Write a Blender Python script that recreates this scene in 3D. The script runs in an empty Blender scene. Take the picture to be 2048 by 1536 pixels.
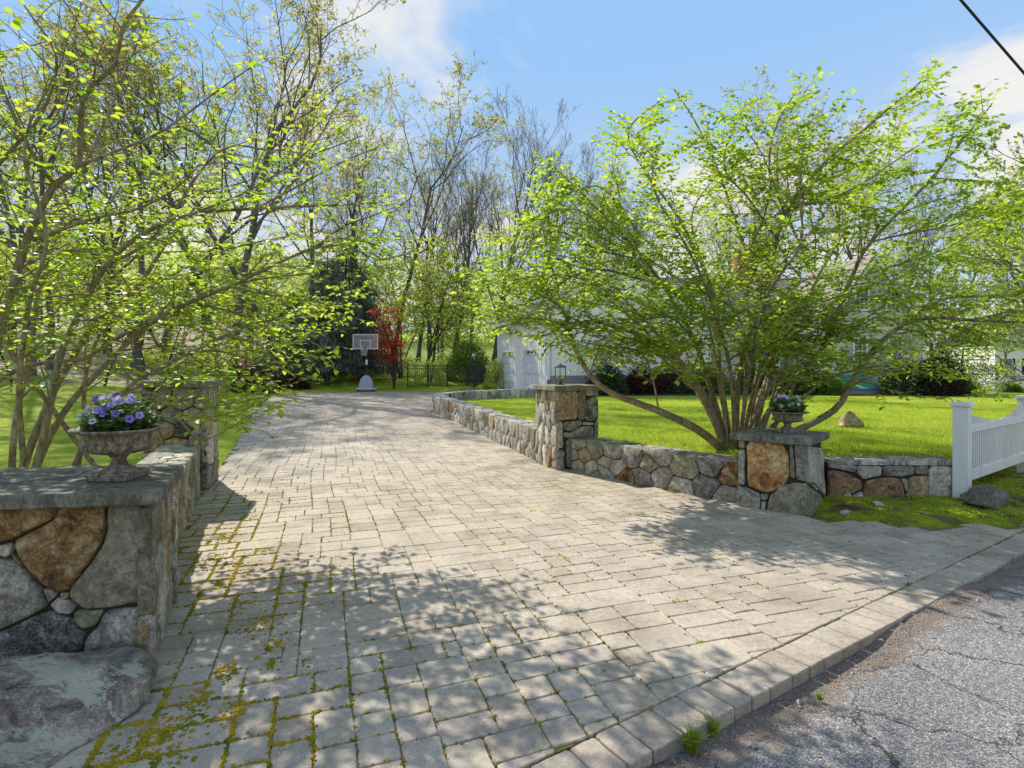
import bpy, bmesh, math, random
import numpy as np
from mathutils import Vector, Matrix, noise
from mathutils.geometry import delaunay_2d_cdt
R = math.radians
random.seed(7)
RNG = np.random.default_rng(7)
S = bpy.context.scene
COL = S.collection

# ------------------------------------------------------------------ camera, light, sky, exposure
F, HY, CX, EYE = 1088.0, 740.0, 1024.0, 1.6
cam = bpy.data.cameras.new('camera'); cam_o = bpy.data.objects.new('camera', cam); COL.objects.link(cam_o)
cam_o.location = (0, 0, EYE); cam_o.rotation_euler = (R(90), 0, 0)
cam.sensor_width = 36; cam.lens = F / 2048 * 36; cam.shift_y = -(768 - HY) / 2048
cam.clip_end = 3000; cam.clip_start = .05
S.camera = cam_o

SUN_AZ, SUN_EL = R(-39.4), R(39)          # azimuth from +Y, negative towards -X
sun_dir = Vector((math.sin(SUN_AZ) * math.cos(SUN_EL), math.cos(SUN_AZ) * math.cos(SUN_EL), math.sin(SUN_EL)))
sun = bpy.data.lights.new('sun', 'SUN'); sun.energy = 3.5; sun.angle = R(.55); sun.color = (1, .935, .83)
sun_o = bpy.data.objects.new('sun', sun); COL.objects.link(sun_o)
sun_o.rotation_euler = sun_dir.to_track_quat('Z', 'Y').to_euler()

W = bpy.data.worlds.new('World'); S.world = W; W.use_nodes = True
wn = W.node_tree; wn.nodes.clear()
def N(nt, t, **kw):
    n = nt.nodes.new(t)
    for k, v in kw.items():
        if k in n.inputs.keys(): n.inputs[k].default_value = v
        else: setattr(n, k, v)
    return n
out = N(wn, 'ShaderNodeOutputWorld'); bg = N(wn, 'ShaderNodeBackground'); bg.inputs[1].default_value = .15
sky = N(wn, 'ShaderNodeTexSky'); sky.sky_type = 'NISHITA'; sky.sun_disc = False
sky.sun_elevation = SUN_EL; sky.sun_rotation = SUN_AZ % (2 * math.pi)
sky.air_density = 1.0; sky.dust_density = .25; sky.ozone_density = 1.0
tc = N(wn, 'ShaderNodeTexCoord'); sp = N(wn, 'ShaderNodeSeparateXYZ'); wn.links.new(tc.outputs['Generated'], sp.inputs[0])
zz = N(wn, 'ShaderNodeMath', operation='ADD'); wn.links.new(sp.outputs[2], zz.inputs[0]); zz.inputs[1].default_value = .22
dx = N(wn, 'ShaderNodeMath', operation='DIVIDE'); dy = N(wn, 'ShaderNodeMath', operation='DIVIDE')
wn.links.new(sp.outputs[0], dx.inputs[0]); wn.links.new(zz.outputs[0], dx.inputs[1])
wn.links.new(sp.outputs[1], dy.inputs[0]); wn.links.new(zz.outputs[0], dy.inputs[1])
cb = N(wn, 'ShaderNodeCombineXYZ'); dxs = N(wn, 'ShaderNodeMath', operation='ADD'); dxs.inputs[1].default_value = .295; wn.links.new(dx.outputs[0], dxs.inputs[0]); wn.links.new(dxs.outputs[0], cb.inputs[0]); wn.links.new(dy.outputs[0], cb.inputs[1])
cn = N(wn, 'ShaderNodeTexNoise', Scale=1.35, Detail=9.0, Roughness=.56, Distortion=.3); wn.links.new(cb.outputs[0], cn.inputs['Vector'])
cr = N(wn, 'ShaderNodeMapRange'); cr.inputs[1].default_value = .47; cr.inputs[2].default_value = .62; cr.clamp = True; cr.interpolation_type = 'SMOOTHSTEP'
wn.links.new(cn.outputs[0], cr.inputs[0])
# thin veil towards the horizon
vz = N(wn, 'ShaderNodeMapRange'); vz.inputs[1].default_value = .5; vz.inputs[2].default_value = .0; vz.inputs[3].default_value = 0.0; vz.inputs[4].default_value = .6; vz.clamp = True
wn.links.new(sp.outputs[2], vz.inputs[0])
ad = N(wn, 'ShaderNodeMath', operation='ADD'); ad.use_clamp = True
wn.links.new(cr.outputs[0], ad.inputs[0]); wn.links.new(vz.outputs[0], ad.inputs[1])
tint = N(wn, 'ShaderNodeMix', data_type='RGBA', blend_type='MULTIPLY'); tint.inputs[0].default_value = 1.0
wn.links.new(sky.outputs[0], tint.inputs[6]); tint.inputs[7].default_value = (1.0, 1.08, 1.12, 1)
dk = N(wn, 'ShaderNodeMix', data_type='RGBA', blend_type='DARKEN'); dk.inputs[0].default_value = 1.0
wn.links.new(tint.outputs[2], dk.inputs[6]); dk.inputs[7].default_value = (1.02, 1.80, 2.95, 1)
mx = N(wn, 'ShaderNodeMix', data_type='RGBA'); wn.links.new(ad.outputs[0], mx.inputs[0]); wn.links.new(dk.outputs[2], mx.inputs[6])
mx.inputs[7].default_value = (2.85, 2.8, 2.75, 1)
wn.links.new(mx.outputs[2], bg.inputs[0]); wn.links.new(bg.outputs[0], out.inputs[0])

S.view_settings.view_transform = 'Standard'; S.view_settings.look = 'None'
S.view_settings.exposure = 1.08; S.view_settings.gamma = 1; S.view_settings.use_curve_mapping = False
S.render.engine = 'CYCLES'; S.cycles.max_bounces = 8; S.cycles.transparent_max_bounces = 12
S.cycles.diffuse_bounces = 4; S.cycles.glossy_bounces = 3; S.cycles.transmission_bounces = 8

# ------------------------------------------------------------------ terrain height and pixel helpers
def sstep(a, b, v):
    t = min(1, max(0, (v - a) / (b - a))); return t * t * (3 - 2 * t)
def gz(x, y):
    z = .0222 * min(18, max(0, y - 12))
    right = sstep(10, -2, x)
    if x < -14: z += .115 * min(-x - 14, 40) * sstep(8, 20, y)
    if y > 31: z += .1 * min(y - 31, 90) * right
    if x > 6: z -= .018 * min(60, (x - 6)) * sstep(10, 40, y)
    return z
def lawn_z(x, y):                      # raised lawn behind the right wall
    return .43 - .022 * max(0, x - 12) * sstep(18, 45, y) - .2 * sstep(5, 9, x) * sstep(14, 6, y)
def g(px, py):                         # point of the drive that the photo shows at a pixel
    k = (py - HY) / F
    D = EYE / k
    if D > 12:
        D = (EYE + .0222 * 12) / (k + .0222)
    return Vector(((px - CX) / F * D, D, gz((px - CX) / F * D, D)))
def at(px, py, D): return Vector(((px - CX) / F * D, D, EYE - (py - HY) / F * D))

# ------------------------------------------------------------------ materials
MATS = {}
def newmat(name, rough=.8, spec=.3):
    m = bpy.data.materials.new(name); m.use_nodes = True; nt = m.node_tree
    b = nt.nodes['Principled BSDF']; b.inputs['Roughness'].default_value = rough
    b.inputs['Specular IOR Level'].default_value = spec
    MATS[name] = m
    return m, nt, b
def noise_n(nt, scale, detail=4, rough=.55, coord='Object', dist=0, off=None, sc=None):
    t = N(nt, 'ShaderNodeTexCoord'); n = N(nt, 'ShaderNodeTexNoise', Scale=float(scale), Detail=float(detail), Roughness=float(rough), Distortion=float(dist))
    src = t.outputs[coord]
    if sc:
        mp = N(nt, 'ShaderNodeMapping'); mp.inputs['Scale'].default_value = sc; nt.links.new(src, mp.inputs[0]); src = mp.outputs[0]
    if off is not None:
        v = N(nt, 'ShaderNodeVectorMath', operation='ADD'); nt.links.new(src, v.inputs[0]); nt.links.new(off, v.inputs[1]); src = v.outputs[0]
    nt.links.new(src, n.inputs['Vector']); return n
def ramp(nt, fac, stops):
    r = N(nt, 'ShaderNodeValToRGB'); e = r.color_ramp.elements
    e[0].position, e[0].color = stops[0][0], (*stops[0][1], 1)
    e[1].position, e[1].color = stops[-1][0], (*stops[-1][1], 1)
    for p, c in stops[1:-1]:
        q = e.new(p); q.color = (*c, 1)
    nt.links.new(fac, r.inputs[0]); return r.outputs[0]
def mixc(nt, fac, a, b, mode='MIX'):
    m = N(nt, 'ShaderNodeMix', data_type='RGBA', blend_type=mode)
    for s, v in ((0, fac), (6, a), (7, b)):
        if isinstance(v, (int, float)): m.inputs[s].default_value = v
        elif isinstance(v, tuple): m.inputs[s].default_value = (*v, 1)
        else: nt.links.new(v, m.inputs[s])
    return m.outputs[2]
def maprange(nt, v, a, b, c=0., d=1.):
    m = N(nt, 'ShaderNodeMapRange'); m.clamp = True; nt.links.new(v, m.inputs[0])
    for i, x in enumerate((a, b, c, d)): m.inputs[i + 1].default_value = x
    return m.outputs[0]
def math_(nt, op, a, b=None):
    m = N(nt, 'ShaderNodeMath', operation=op)
    for i, v in enumerate((a, b)):
        if v is None: continue
        if isinstance(v, (int, float)): m.inputs[i].default_value = v
        else: nt.links.new(v, m.inputs[i])
    return m.outputs[0]
def bump(nt, b, h, strength=.4, dist=.01, prev=None):
    n = N(nt, 'ShaderNodeBump'); n.inputs['Strength'].default_value = strength; n.inputs['Distance'].default_value = dist
    nt.links.new(h, n.inputs['Height'])
    if prev is not None: nt.links.new(prev, n.inputs['Normal'])
    nt.links.new(n.outputs[0], b.inputs['Normal']); return n.outputs[0]
def attr(nt, name='tone'):
    a = N(nt, 'ShaderNodeAttribute'); a.attribute_name = name; return a.outputs['Fac']
def plain(name, col, rough=.6, metal=0., spec=.3, nz=0, var=.12):
    m, nt, b = newmat(name, rough, spec); b.inputs['Metallic'].default_value = metal
    n = noise_n(nt, nz or 12, 5, .6)
    c = mixc(nt, n.outputs[0], tuple(x * (1 - var) for x in col), tuple(min(1, x * (1 + var)) for x in col))
    nt.links.new(c, b.inputs['Base Color']); bump(nt, b, n.outputs[0], .15, .005)
    return m
def stone_mat(name, cols, speck=.5, streak=False, rust=None):
    m, nt, b = newmat(name, .85, .25)
    oi = N(nt, 'ShaderNodeObjectInfo'); ms = N(nt, 'ShaderNodeVectorMath', operation='SCALE'); cbx = N(nt, 'ShaderNodeCombineXYZ')
    tn = attr(nt); rnd = math_(nt, 'ADD', math_(nt, 'MULTIPLY', oi.outputs['Random'], 1.0), math_(nt, 'MULTIPLY', tn, 7.3))
    nt.links.new(rnd, cbx.inputs[0]); nt.links.new(rnd, cbx.inputs[1]); nt.links.new(cbx.outputs[0], ms.inputs[0]); ms.inputs['Scale'].default_value = 13.0
    off = ms.outputs[0]
    n1 = noise_n(nt, 7, 9, .76, off=off, dist=.7, sc=(1, 1, .3) if streak else None)
    n2 = noise_n(nt, 85, 3, .6, off=off)
    n3 = noise_n(nt, 22, 5, .7, off=off, dist=.3)
    k = len(cols)
    c = ramp(nt, n1.outputs[0], [(.38 + .24 * i / (k - 1), cols[i]) for i in range(k)])
    sp_ = ramp(nt, n2.outputs[0], [(.38, (.35, .35, .37)), (.52, (1, 1, 1)), (.66, (1.45, 1.45, 1.42))])
    c = mixc(nt, speck, c, sp_, 'MULTIPLY')
    c = mixc(nt, .7, c, ramp(nt, n3.outputs[0], [(.38, (.45, .44, .41)), (.6, (1.25, 1.25, 1.25))]), 'MULTIPLY')
    br = maprange(nt, tn, 0, 1, 1.0, 1.75); cc = N(nt, 'ShaderNodeCombineColor')
    for i in range(3): nt.links.new(math_(nt, 'MULTIPLY', br, (1.05, 1., .9)[i]), cc.inputs[i])
    c = mixc(nt, 1., c, cc.outputs[0], 'MULTIPLY')
    # a breath of moss/algae and rust in blotches of its own
    n4 = noise_n(nt, 3.2, 5, .6, off=off)
    c = mixc(nt, maprange(nt, n4.outputs[0], .54, .74, 0, .55), c, rust or (.19, .18, .085))
    nt.links.new(c, b.inputs['Base Color'])
    p = bump(nt, b, n3.outputs[0], .9, .03); p = bump(nt, b, n1.outputs[0], .9, .04, p); bump(nt, b, n2.outputs[0], .5, .005, p)
    return m
stone_mat('stone_grey', [(.13, .13, .125), (.27, .265, .25), (.40, .39, .37)])
stone_mat('stone_light', [(.24, .235, .22), (.38, .37, .34), (.5, .48, .45)], .35, True)
stone_mat('stone_olive', [(.16, .155, .11), (.24, .235, .18), (.33, .32, .27)], .3)
stone_mat('stone_tan', [(.2, .15, .09), (.33, .26, .17), (.44, .37, .27)], .35)
stone_mat('stone_rust', [(.05, .036, .024), (.20, .10, .045), (.31, .215, .105), (.44, .38, .25)], .35, rust=(.14, .05, .02))
stone_mat('stone_orange', [(.14, .07, .035), (.38, .19, .07), (.48, .33, .15), (.48, .42, .30)], .3, rust=(.45, .17, .05))
stone_mat('stone_dark', [(.055, .058, .065), (.14, .145, .155), (.34, .345, .35)], .9)
stone_mat('stone_brown', [(.13, .07, .045), (.24, .14, .09), (.3, .22, .15)], .4)
stone_mat('slate', [(.10, .105, .09), (.155, .16, .14), (.26, .265, .235)], .2, True)
stone_mat('boulder', [(.10, .085, .075), (.17, .155, .14), (.25, .235, .22)], .5)
plain('joint', (.045, .038, .028), .95, nz=30, var=.4)

def lichen_mat():
    m, nt, b = newmat('lichen_boulder', .9, .2)
    n1 = noise_n(nt, 6, 9, .76, dist=.5); n2 = noise_n(nt, 90, 3, .6)
    c = ramp(nt, n1.outputs[0], [(.38, (.085, .068, .055)), (.5, (.25, .205, .165)), (.6, (.42, .37, .31))])
    c = mixc(nt, .5, c, ramp(nt, n2.outputs[0], [(.38, (.4, .4, .4)), (.6, (1.3, 1.3, 1.3))]), 'MULTIPLY')
    nl = noise_n(nt, 4.2, 12, .78, dist=.25, sc=(.7, 1.6, 1), off=None)
    c = mixc(nt, maprange(nt, nl.outputs[0], .53, .55, 0, .85), c, mixc(nt, n2.outputs[0], (.28, .30, .20), (.60, .60, .46)))
    ng = noise_n(nt, 2.3, 5, .6); c = mixc(nt, maprange(nt, ng.outputs[0], .52, .7, 0, .5), c, (.10, .115, .09))
    nt.links.new(c, b.inputs['Base Color']); p = bump(nt, b, n1.outputs[0], .8, .03); bump(nt, b, n2.outputs[0], .5, .004, p)
lichen_mat()
def paver_mat():
    m, nt, b = newmat('paver', .88, .2)
    tn = attr(nt); n1 = noise_n(nt, 2.2, 4, .6); n2 = noise_n(nt, 260, 2, .5); n3 = noise_n(nt, 28, 4, .6)
    c = ramp(nt, tn, [(0, (.36, .31, .25)), (.3, (.42, .365, .295)), (.7, (.46, .405, .325)), (.88, (.42, .36, .31)), (1, (.47, .38, .305))])
    c = mixc(nt, .7, c, ramp(nt, n2.outputs[0], [(.36, (.48, .48, .5)), (.5, (1, 1, 1)), (.64, (1.42, 1.4, 1.36))]), 'MULTIPLY')
    c = mixc(nt, .55, c, ramp(nt, n3.outputs[0], [(.35, (.7, .69, .68)), (.62, (1.1, 1.1, 1.1))]), 'MULTIPLY')
    c = mixc(nt, .75, c, ramp(nt, n1.outputs[0], [(.36, (.70, .68, .65)), (.5, (.98, .97, .95)), (.64, (1.1, 1.09, 1.07))]), 'MULTIPLY')
    ns = noise_n(nt, .8, 6, .7, dist=.4); nr = noise_n(nt, 13, 3, .6)
    c = mixc(nt, maprange(nt, ns.outputs[0], .55, .7, 0, .4), c, (.20, .165, .125))        # old brown stains
    c = mixc(nt, maprange(nt, nr.outputs[0], .66, .72, 0, .35), c, (.14, .12, .10))
    # moss film on the left flank of the drive
    t = N(nt, 'ShaderNodeTexCoord'); s = N(nt, 'ShaderNodeSeparateXYZ'); nt.links.new(t.outputs['Object'], s.inputs[0])
    d = math_(nt, 'ADD', s.outputs[0], math_(nt, 'MULTIPLY', s.outputs[1], .42))
    nm = noise_n(nt, 7, 7, .72)
    f = math_(nt, 'MULTIPLY', maprange(nt, d, .9, -.9, 0, 1), maprange(nt, nm.outputs[0], .57, .66, 0, .75))
    c = mixc(nt, f, c, ramp(nt, n3.outputs[0], [(.4, (.085, .095, .02)), (.6, (.26, .2, .03))]))
    nt.links.new(c, b.inputs['Base Color'])
    p = bump(nt, b, n2.outputs[0], .55, .004); bump(nt, b, n3.outputs[0], .35, .006, p)
paver_mat()
def bed_mat():
    m, nt, b = newmat('joint_moss', .95, .1)
    n1 = noise_n(nt, 9, 6, .7); n2 = noise_n(nt, 90, 3, .6)
    c = ramp(nt, n1.outputs[0], [(.36, (.12, .095, .06)), (.5, (.17, .14, .06)), (.58, (.22, .23, .045)), (.72, (.3, .25, .04))])
    c = mixc(nt, .6, c, ramp(nt, n2.outputs[0], [(.4, (.5, .5, .5)), (.6, (1.3, 1.3, 1.3))]), 'MULTIPLY')
    nt.links.new(c, b.inputs['Base Color']); bump(nt, b, n2.outputs[0], .8, .01)
bed_mat()
def asphalt_mat():
    m, nt, b = newmat('asphalt', .85, .3)
    t = N(nt, 'ShaderNodeTexCoord')
    v = N(nt, 'ShaderNodeTexVoronoi', Scale=150.); nt.links.new(t.outputs['Object'], v.inputs['Vector'])
    v2 = N(nt, 'ShaderNodeTexVoronoi', Scale=75.); nt.links.new(t.outputs['Object'], v2.inputs['Vector'])
    n1 = noise_n(nt, 1.3, 5, .6); n0 = noise_n(nt, 7, 8, .65)
    sepc = N(nt, 'ShaderNodeSeparateColor'); nt.links.new(v.outputs['Color'], sepc.inputs[0])
    c = ramp(nt, sepc.outputs[0], [(0, (.10, .10, .105)), (.5, (.17, .168, .17)), (.78, (.27, .26, .25)), (1, (.5, .46, .42))])
    sep2 = N(nt, 'ShaderNodeSeparateColor'); nt.links.new(v2.outputs['Color'], sep2.inputs[0])
    c = mixc(nt, maprange(nt, sep2.outputs[1], .8, .95, 0, .6), c, (.34, .32, .3))
    c = mixc(nt, .6, c, ramp(nt, n1.outputs[0], [(.35, (.72, .72, .74)), (.65, (1.2, 1.19, 1.17))]), 'MULTIPLY')
    # cracks
    wv = N(nt, 'ShaderNodeVectorMath', operation='ADD'); sc_ = N(nt, 'ShaderNodeVectorMath', operation='SCALE'); sc_.inputs['Scale'].default_value = .34
    nc = noise_n(nt, 5, 7, .7); nt.links.new(nc.outputs['Color'], sc_.inputs[0]); nt.links.new(t.outputs['Object'], wv.inputs[0]); nt.links.new(sc_.outputs[0], wv.inputs[1])
    ve = N(nt, 'ShaderNodeTexVoronoi', Scale=1.9); ve.feature = 'DISTANCE_TO_EDGE'; nt.links.new(wv.outputs[0], ve.inputs['Vector'])
    nb = noise_n(nt, 1.9, 3, .5)
    wid = maprange(nt, nb.outputs[0], .33, .58, .0, .017)
    crk = math_(nt, 'LESS_THAN', ve.outputs['Distance'], wid)
    c = mixc(nt, math_(nt, 'MULTIPLY', crk, .85), c, (.03, .028, .024))
    # brown grit beside the kerb line (line through (.446,2.187) direction (.842,.539))
    s = N(nt, 'ShaderNodeSeparateXYZ'); nt.links.new(t.outputs['Object'], s.inputs[0])
    dd = math_(nt, 'SUBTRACT', math_(nt, 'MULTIPLY', math_(nt, 'SUBTRACT', s.outputs[0], .446), .539), math_(nt, 'MULTIPLY', math_(nt, 'SUBTRACT', s.outputs[1], 2.187), .842))
    dd = math_(nt, 'ADD', dd, math_(nt, 'MULTIPLY', math_(nt, 'SUBTRACT', n0.outputs[0], .5), .55))
    f = math_(nt, 'MULTIPLY', maprange(nt, dd, .24, .10, 0, 1), maprange(nt, dd, -.1, .03, 0, 1))
    c = mixc(nt, math_(nt, 'MULTIPLY', f, .8), c, (.17, .125, .09))
    nt.links.new(c, b.inputs['Base Color'])
    h = math_(nt, 'SUBTRACT', v.outputs['Distance'], math_(nt, 'MULTIPLY', crk, 3.))
    p = bump(nt, b, h, .8, .006); bump(nt, b, n0.outputs[0], .5, .03, p)
asphalt_mat()
def grass_ground():
    m, nt, b = newmat('lawn_ground', .9, .1)
    n1 = noise_n(nt, .8, 8, .72); n2 = noise_n(nt, 30, 5, .75); n3 = noise_n(nt, 180, 2, .6, sc=(1, .5, 1))
    c = ramp(nt, n1.outputs[0], [(.36, (.22, .33, .025)), (.5, (.34, .44, .035)), (.62, (.45, .50, .06)), (.72, (.52, .50, .14))])
    c = mixc(nt, .8, c, ramp(nt, n2.outputs[0], [(.36, (.42, .48, .55)), (.6, (1.25, 1.2, 1.2))]), 'MULTIPLY')
    c = mixc(nt, .8, c, ramp(nt, n3.outputs[0], [(.36, (.55, .6, .5)), (.6, (1.25, 1.2, 1.1))]), 'MULTIPLY')
    nt.links.new(c, b.inputs['Base Color']); p = bump(nt, b, n2.outputs[0], .9, .04); bump(nt, b, n3.outputs[0], .8, .015, p)
grass_ground()
def litter():
    m, nt, b = newmat('leaf_litter', .95, .1)
    t = N(nt, 'ShaderNodeTexCoord'); v = N(nt, 'ShaderNodeTexVoronoi', Scale=9.); nt.links.new(t.outputs['Object'], v.inputs['Vector'])
    s = N(nt, 'ShaderNodeSeparateColor'); nt.links.new(v.outputs['Color'], s.inputs[0])
    c = ramp(nt, s.outputs[0], [(0, (.16, .11, .08)), (.4, (.30, .215, .165)), (.8, (.44, .34, .28)), (1, (.56, .48, .42))])
    n1 = noise_n(nt, .28, 6, .65)
    s3 = N(nt, 'ShaderNodeSeparateXYZ'); nt.links.new(t.outputs['Object'], s3.inputs[0])
    gx = maprange(nt, s3.outputs[0], -26, -12, 0, .22)       # greener floor to the right of the leaf bank
    gg = maprange(nt, math_(nt, 'ADD', n1.outputs[0], gx), .5, .66, 0, .95)
    n2 = noise_n(nt, 14, 4, .7)
    c = mixc(nt, gg, c, ramp(nt, n2.outputs[0], [(.35, (.09, .15, .02)), (.55, (.19, .27, .035)), (.7, (.3, .37, .07))]))
    nt.links.new(c, b.inputs['Base Color']); bump(nt, b, v.outputs['Distance'], .8, .05)
litter()
def moss():
    m, nt, b = newmat('moss', .95, .1)
    n1 = noise_n(nt, 8, 5, .7); n2 = noise_n(nt, 150, 3, .6)
    c = ramp(nt, n1.outputs[0], [(.33, (.10, .13, .012)), (.45, (.24, .22, .015)), (.56, (.42, .31, .02)), (.7, (.40, .21, .03))])
    c = mixc(nt, .7, c, ramp(nt, n2.outputs[0], [(.38, (.5, .5, .5)), (.6, (1.3, 1.3, 1.3))]), 'MULTIPLY')
    nt.links.new(c, b.inputs['Base Color']); bump(nt, b, n2.outputs[0], .9, .012)
    m, nt, b = newmat('verge_moss', .95, .1)
    n1 = noise_n(nt, 1.9, 7, .72); n2 = noise_n(nt, 120, 3, .6)
    c = ramp(nt, n1.outputs[0], [(.40, (.09, .065, .04)), (.47, (.2, .18, .04)), (.52, (.22, .28, .02)), (.7, (.42, .42, .03))])
    c = mixc(nt, .7, c, ramp(nt, n2.outputs[0], [(.38, (.5, .5, .5)), (.6, (1.3, 1.3, 1.3))]), 'MULTIPLY')
    nt.links.new(c, b.inputs['Base Color']); p = bump(nt, b, n2.outputs[0], .9, .015); bump(nt, b, n1.outputs[0], .6, .06, p)
moss()
def leafmat(name, lo, hi, trans=.5, rough=.45, tb=1.8):
    m = bpy.data.materials.new(name); m.use_nodes = True; nt = m.node_tree; nt.nodes.clear(); MATS[name] = m
    o = N(nt, 'ShaderNodeOutputMaterial'); b = N(nt, 'ShaderNodeBsdfPrincipled'); b.inputs['Roughness'].default_value = rough; b.inputs['Specular IOR Level'].default_value = .3
    tr = N(nt, 'ShaderNodeBsdfTranslucent'); mxs = N(nt, 'ShaderNodeMixShader'); mxs.inputs[0].default_value = trans
    tn = attr(nt)
    c = ramp(nt, tn, [(0, lo), (1, hi)])
    nt.links.new(c, b.inputs['Base Color'])
    c2 = mixc(nt, 1., c, (tb, tb * .93, tb * .5), 'MULTIPLY')
    nt.links.new(c2, tr.inputs['Color'])
    nt.links.new(b.outputs[0], mxs.inputs[1]); nt.links.new(tr.outputs[0], mxs.inputs[2]); nt.links.new(mxs.outputs[0], o.inputs[0])
    return m
leafmat('leaf_fresh', (.10, .24, .022), (.36, .43, .055), .62, .5, 1.75)
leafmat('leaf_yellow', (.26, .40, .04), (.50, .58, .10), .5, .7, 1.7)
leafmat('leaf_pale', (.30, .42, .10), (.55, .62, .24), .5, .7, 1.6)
leafmat('leaf_bud', (.30, .33, .09), (.52, .50, .17), .45, .7, 1.5)
leafmat('leaf_red', (.48, .03, .03), (.85, .14, .11), .45, .5, 1.5)
leafmat('leaf_purple', (.03, .012, .014), (.09, .035, .035), .3, .5, 1.3)
leafmat('leaf_dark', (.022, .05, .02), (.08, .13, .04), .2, .6, 1.2)
leafmat('leaf_mid', (.08, .16, .02), (.22, .34, .05), .4, .5, 1.5)
leafmat('needle', (.065, .085, .07), (.19, .23, .18), .2, .8, 1.1)
leafmat('petunia_leaf', (.07, .14, .05), (.24, .36, .15), .35, .5, 1.4)
leafmat('petal_violet', (.13, .06, .5), (.42, .33, .8), .3, .5, 1.2)
leafmat('petal_pale', (.42, .38, .72), (.75, .72, .88), .3, .5, 1.1)
leafmat('grass_blade', (.18, .30, .02), (.44, .52, .07), .5, .6, 1.6)
def bark(name, a, b_, sc=14):
    m, nt, b = newmat(name, .9, .15)
    n1 = noise_n(nt, sc, 5, .7, sc=(1, 1, .3)); n2 = noise_n(nt, 3, 4, .6)
    c = ramp(nt, n1.outputs[0], [(.35, a), (.65, b_)])
    c = mixc(nt, .6, c, ramp(nt, n2.outputs[0], [(.35, (.6, .6, .6)), (.65, (1.25, 1.25, 1.2))]), 'MULTIPLY')
    nt.links.new(c, b.inputs['Base Color']); bump(nt, b, n1.outputs[0], .7, .02)
bark('bark_shrub', (.14, .11, .068), (.38, .31, .21), 26)
bark('bark_grey', (.075, .067, .06), (.21, .19, .17), 9)
bark('bark_pale', (.16, .15, .14), (.36, .34, .31), 9)
bark('bark_dark', (.04, .03, .025), (.11, .09, .075), 9)
bark('wood_pole', (.12, .10, .09), (.24, .21, .19), 9)
m, nt, b = newmat('white_vinyl', .4, .45)
nw = noise_n(nt, 5, 7, .7, sc=(1, 1, .25)); tw_ = N(nt, 'ShaderNodeTexCoord'); sw = N(nt, 'ShaderNodeSeparateXYZ'); nt.links.new(tw_.outputs['Object'], sw.inputs[0])
lowf = maprange(nt, sw.outputs[2], .5, .0, .12, .75)
c = mixc(nt, math_(nt, 'MULTIPLY', lowf, maprange(nt, nw.outputs[0], .42, .7, 0, 1)), (.80, .80, .79), (.42, .42, .33))
nt.links.new(c, b.inputs['Base Color'])
plain('black_metal', (.015, .015, .017), .4, metal=.2, spec=.5)
plain('grey_metal', (.35, .37, .4), .5, metal=.3)
plain('zinc', (.42, .46, .5), .6, var=.1)
plain('brass', (.55, .33, .06), .3, metal=.8)
plain('rubber', (.03, .03, .033), .7)
plain('hoop_plastic', (.33, .38, .46), .5, var=.05)
plain('rim_red', (.5, .08, .03), .5)
plain('net_white', (.75, .75, .75), .8)
plain('house_white', (.82, .81, .79), .6, var=.03)
plain('house_cream', (.60, .58, .47), .65, var=.03)
plain('garage_door', (.66, .71, .78), .5, var=.03)
plain('concrete', (.27, .265, .25), .9, nz=6, var=.3)
plain('shutter', (.42, .44, .40), .6)
plain('shutter_dark', (.02, .02, .025), .6)
plain('roof_grey', (.20, .185, .175), .9, nz=25, var=.35)
plain('roof_brown', (.27, .235, .205), .9, nz=25, var=.3)
plain('hatch_teal', (.06, .27, .29), .5, var=.08)
plain('soil', (.05, .035, .025), .95, var=.4, nz=25)
plain('gravel', (.28, .25, .22), .9, nz=40, var=.5)
plain('dead_leaf', (.28, .15, .07), .9, nz=8, var=.5)
plain('cable', (.02, .02, .022), .6)
m, nt, b = newmat('urn_iron', .9, .2)
n1 = noise_n(nt, 34, 8, .78, sc=(1, 1, .55)); n2 = noise_n(nt, 140, 3, .6)
c = ramp(nt, n1.outputs[0], [(.34, (.07, .055, .042)), (.46, (.16, .13, .095)), (.56, (.30, .26, .20)), (.68, (.46, .43, .36))])
c = mixc(nt, .6, c, ramp(nt, n2.outputs[0], [(.38, (.5, .5, .5)), (.6, (1.25, 1.25, 1.25))]), 'MULTIPLY')
nt.links.new(c, b.inputs['Base Color']); bump(nt, b, n1.outputs[0], .7, .008)
m, nt, b = newmat('window_glass', .05, .9)
b.inputs['Base Color'].default_value = (.05, .065, .08, 1)
def glass(name, tintc, mixv):
    m = bpy.data.materials.new(name); m.use_nodes = True; nt = m.node_tree; nt.nodes.clear(); MATS[name] = m
    o = N(nt, 'ShaderNodeOutputMaterial'); t = N(nt, 'ShaderNodeBsdfTransparent'); t.inputs[0].default_value = (*tintc, 1)
    gl = N(nt, 'ShaderNodeBsdfGlossy'); gl.inputs['Roughness'].default_value = .05; ms = N(nt, 'ShaderNodeMixShader'); ms.inputs[0].default_value = mixv
    nt.links.new(t.outputs[0], ms.inputs[1]); nt.links.new(gl.outputs[0], ms.inputs[2]); nt.links.new(ms.outputs[0], o.inputs[0])
glass('lamp_glass', (.85, .92, .88), .14)
glass('acrylic', (.78, .82, .74), .10)
m = bpy.data.materials.new('mesh_screen'); m.use_nodes = True; MATS['mesh_screen'] = m; nt = m.node_tree; nt.nodes.clear()
o = N(nt, 'ShaderNodeOutputMaterial'); t = N(nt, 'ShaderNodeBsdfTransparent'); d = N(nt, 'ShaderNodeBsdfDiffuse'); d.inputs[0].default_value = (.05, .055, .06, 1)
ms = N(nt, 'ShaderNodeMixShader'); ms.inputs[0].default_value = .42
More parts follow.
